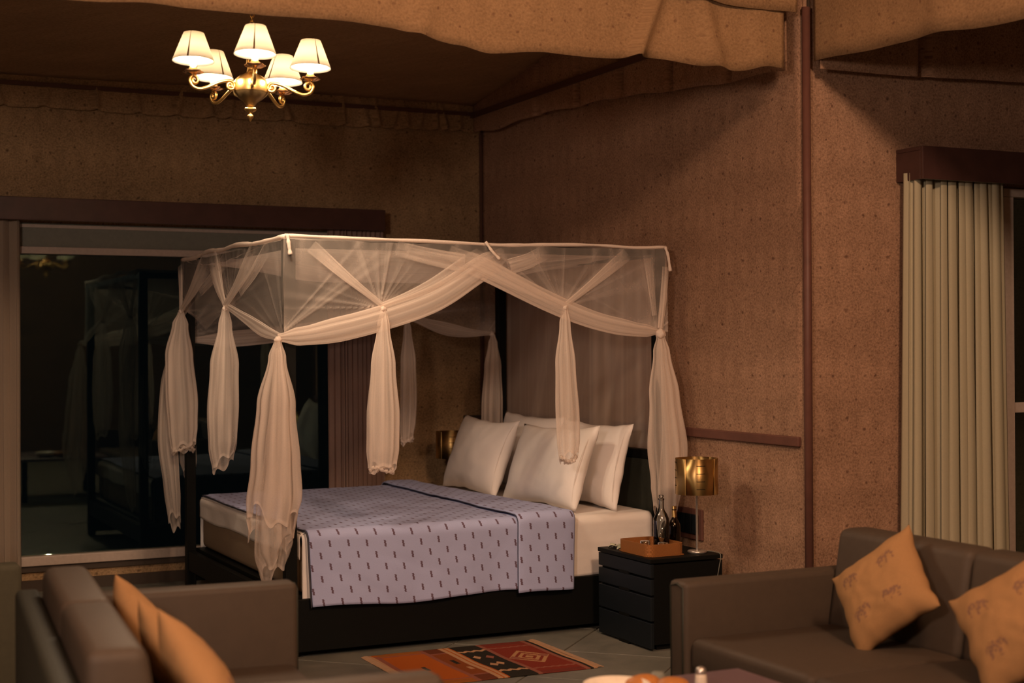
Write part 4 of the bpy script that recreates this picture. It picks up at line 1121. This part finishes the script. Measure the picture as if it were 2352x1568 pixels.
def elephant(a, b, cx, cy, s, flip=1):
    x, y = (a - cx) / s * flip, (b - cy) / s
    e = lambda ex, ey, rx, ry: ((x - ex) / rx) ** 2 + ((y - ey) / ry) ** 2 < 1
    return e(0, .1, .55, .36) or e(.62, .28, .27, .27) or (abs(x - .88) < .07 and -.42 < y < .25) or (abs(x + .36) < .12 and -.6 < y < 0) or (abs(x - .30) < .12 and -.6 < y < 0) or (abs(x + .6) < .05 and -.15 < y < .2)
def cushcol(a, b):
    for k, (cx, cy, f) in enumerate(((.28, .30, 1), (.30, .72, -1), (.70, .28, -1), (.70, .70, 1))):
        if elephant(a, b, cx, cy, .13, f):
            q = N(a * 40, b * 40, 2)
            return (.20, .108, .07) if q > -.05 else (.31, .165, .07)
    return (.34, .185, .080)
def cushion(c_, face, ln, roll, label, s=.43, seed=0, t_=.15):
    o = pillow_mesh(s, s, t_, 90, 90, .075, seed, colf=cushcol, name='throw_cushion', mat='cushion')
    lean(o, c_, face, ln, roll); tag(o, label, 'cushion'); return o
cushion((3.615, 4.33, .622), (-1, -.12), 27, .74, 'golden cushion with faded animal motifs standing on its corner, nearer the nightstand', seed=2, s=.385)
cushion((3.56, 3.60, .632), (-1, -.22), 27, .66, 'golden cushion with faded animal motifs cut off by the right edge', seed=6, s=.405)
cushion((1.02, 4.80, .585), (1, -.06), 24, pi / 4, 'golden cushion leaning at the far end of the blurred left sofa', s=.36, seed=3)
cushion((1.03, 4.40, .585), (1, -.08), 30, pi / 4 + .1, 'golden cushion in the middle of the blurred left sofa', s=.36, seed=4)
cushion((1.0, 3.97, .60), (1, -.1), 28, pi / 4 - .1, 'golden cushion of the blurred left sofa nearest the bottom edge', s=.38, seed=5)

# dark armchair behind the left sofa
ac = tag(empty('armchair', (.47, 6.72, 0), 0), 'dark olive armchair at the left edge in front of the sheer curtain', 'armchair')
box('seat', -.36, .30, -.30, .30, .14, .42, 'armchair', ac, .03, 3, True)
box('arm', -.36, .36, -.42, -.30, .10, .66, 'armchair', ac, .025, 3, True); box('arm', -.36, .36, .30, .42, .10, .66, 'armchair', ac, .025, 3, True)
box('backrest', -.36, .36, .422, .56, .10, .92, 'armchair', ac, .04, 3, True)
for x in (-.30, .30):
    for y in (-.36, .36): box('leg', x - .02, x + .02, y - .02, y + .02, 0, .10, 'sofadark', ac)

# ============================================================ COFFEE TABLE and what stands on it
ct = tag(empty('coffee_table', (2.42, 3.70, 0)), 'low coffee table with a plum surface at the bottom edge of the photo', 'table')
box('table_top', -.42, .46, -.60, .50, .41, .44, 'tabletop', ct, .006)
for x in (-.36, .40):
    for y in (-.54, .44): box('leg', x - .025, x + .025, y - .025, y + .025, 0, .41, 'black', ct)
bl_ = tag(lathe('serving_bowl', [(0, .0), (.05, .0), (.09, .018), (.105, .05), (.102, .052), (.085, .024), (.045, .008), (0, .008)], 'white', None, 40, (2.285, 3.99, .441)), 'blurred white ceramic bowl on the coffee table', 'bowl')
for k, (x, y, r, sc) in enumerate(((2.405, 4.03, .048, .6), (2.475, 3.97, .046, .6))):
    bm = bmesh.new(); bmesh.ops.create_icosphere(bm, subdivisions=3, radius=r)
    for v_ in bm.verts: v_.co.z *= sc; v_.co.x *= 1.25; v_.co *= 1 + .08 * N(v_.co.x * 20 + k, v_.co.y * 20)
    o = from_bm('bread_roll', bm, 'bread', None, True); o.location = (x, y, .442 + r * sc * .97); tag(o, ('blurred orange-brown roll next to the white bowl', 'blurred orange-brown roll nearer the salt shaker')[k], 'bread', 'rolls on the coffee table')
sk = tag(empty('salt_shaker', (2.59, 3.985, .441)), 'small pale salt shaker on the coffee table in front of the right sofa', 'shaker')
lathe('shaker_body', [(0, 0), (.020, 0), (.021, .004), (.018, .045), (.016, .050), (0, .05)], 'white', sk, 20)
lathe('shaker_cap', [(.017, .050), (.018, .058), (.015, .068), (.006, .073), (0, .074)], 'steel', sk, 20)
dg = tag(lathe('small_jar', [(0, 0), (.024, 0), (.026, .01), (.025, .035), (.018, .042), (0, .044)], 'grey', None, 20, (2.50, 4.10, .441)), 'small dark lidded jar behind the bread on the coffee table', 'jar')
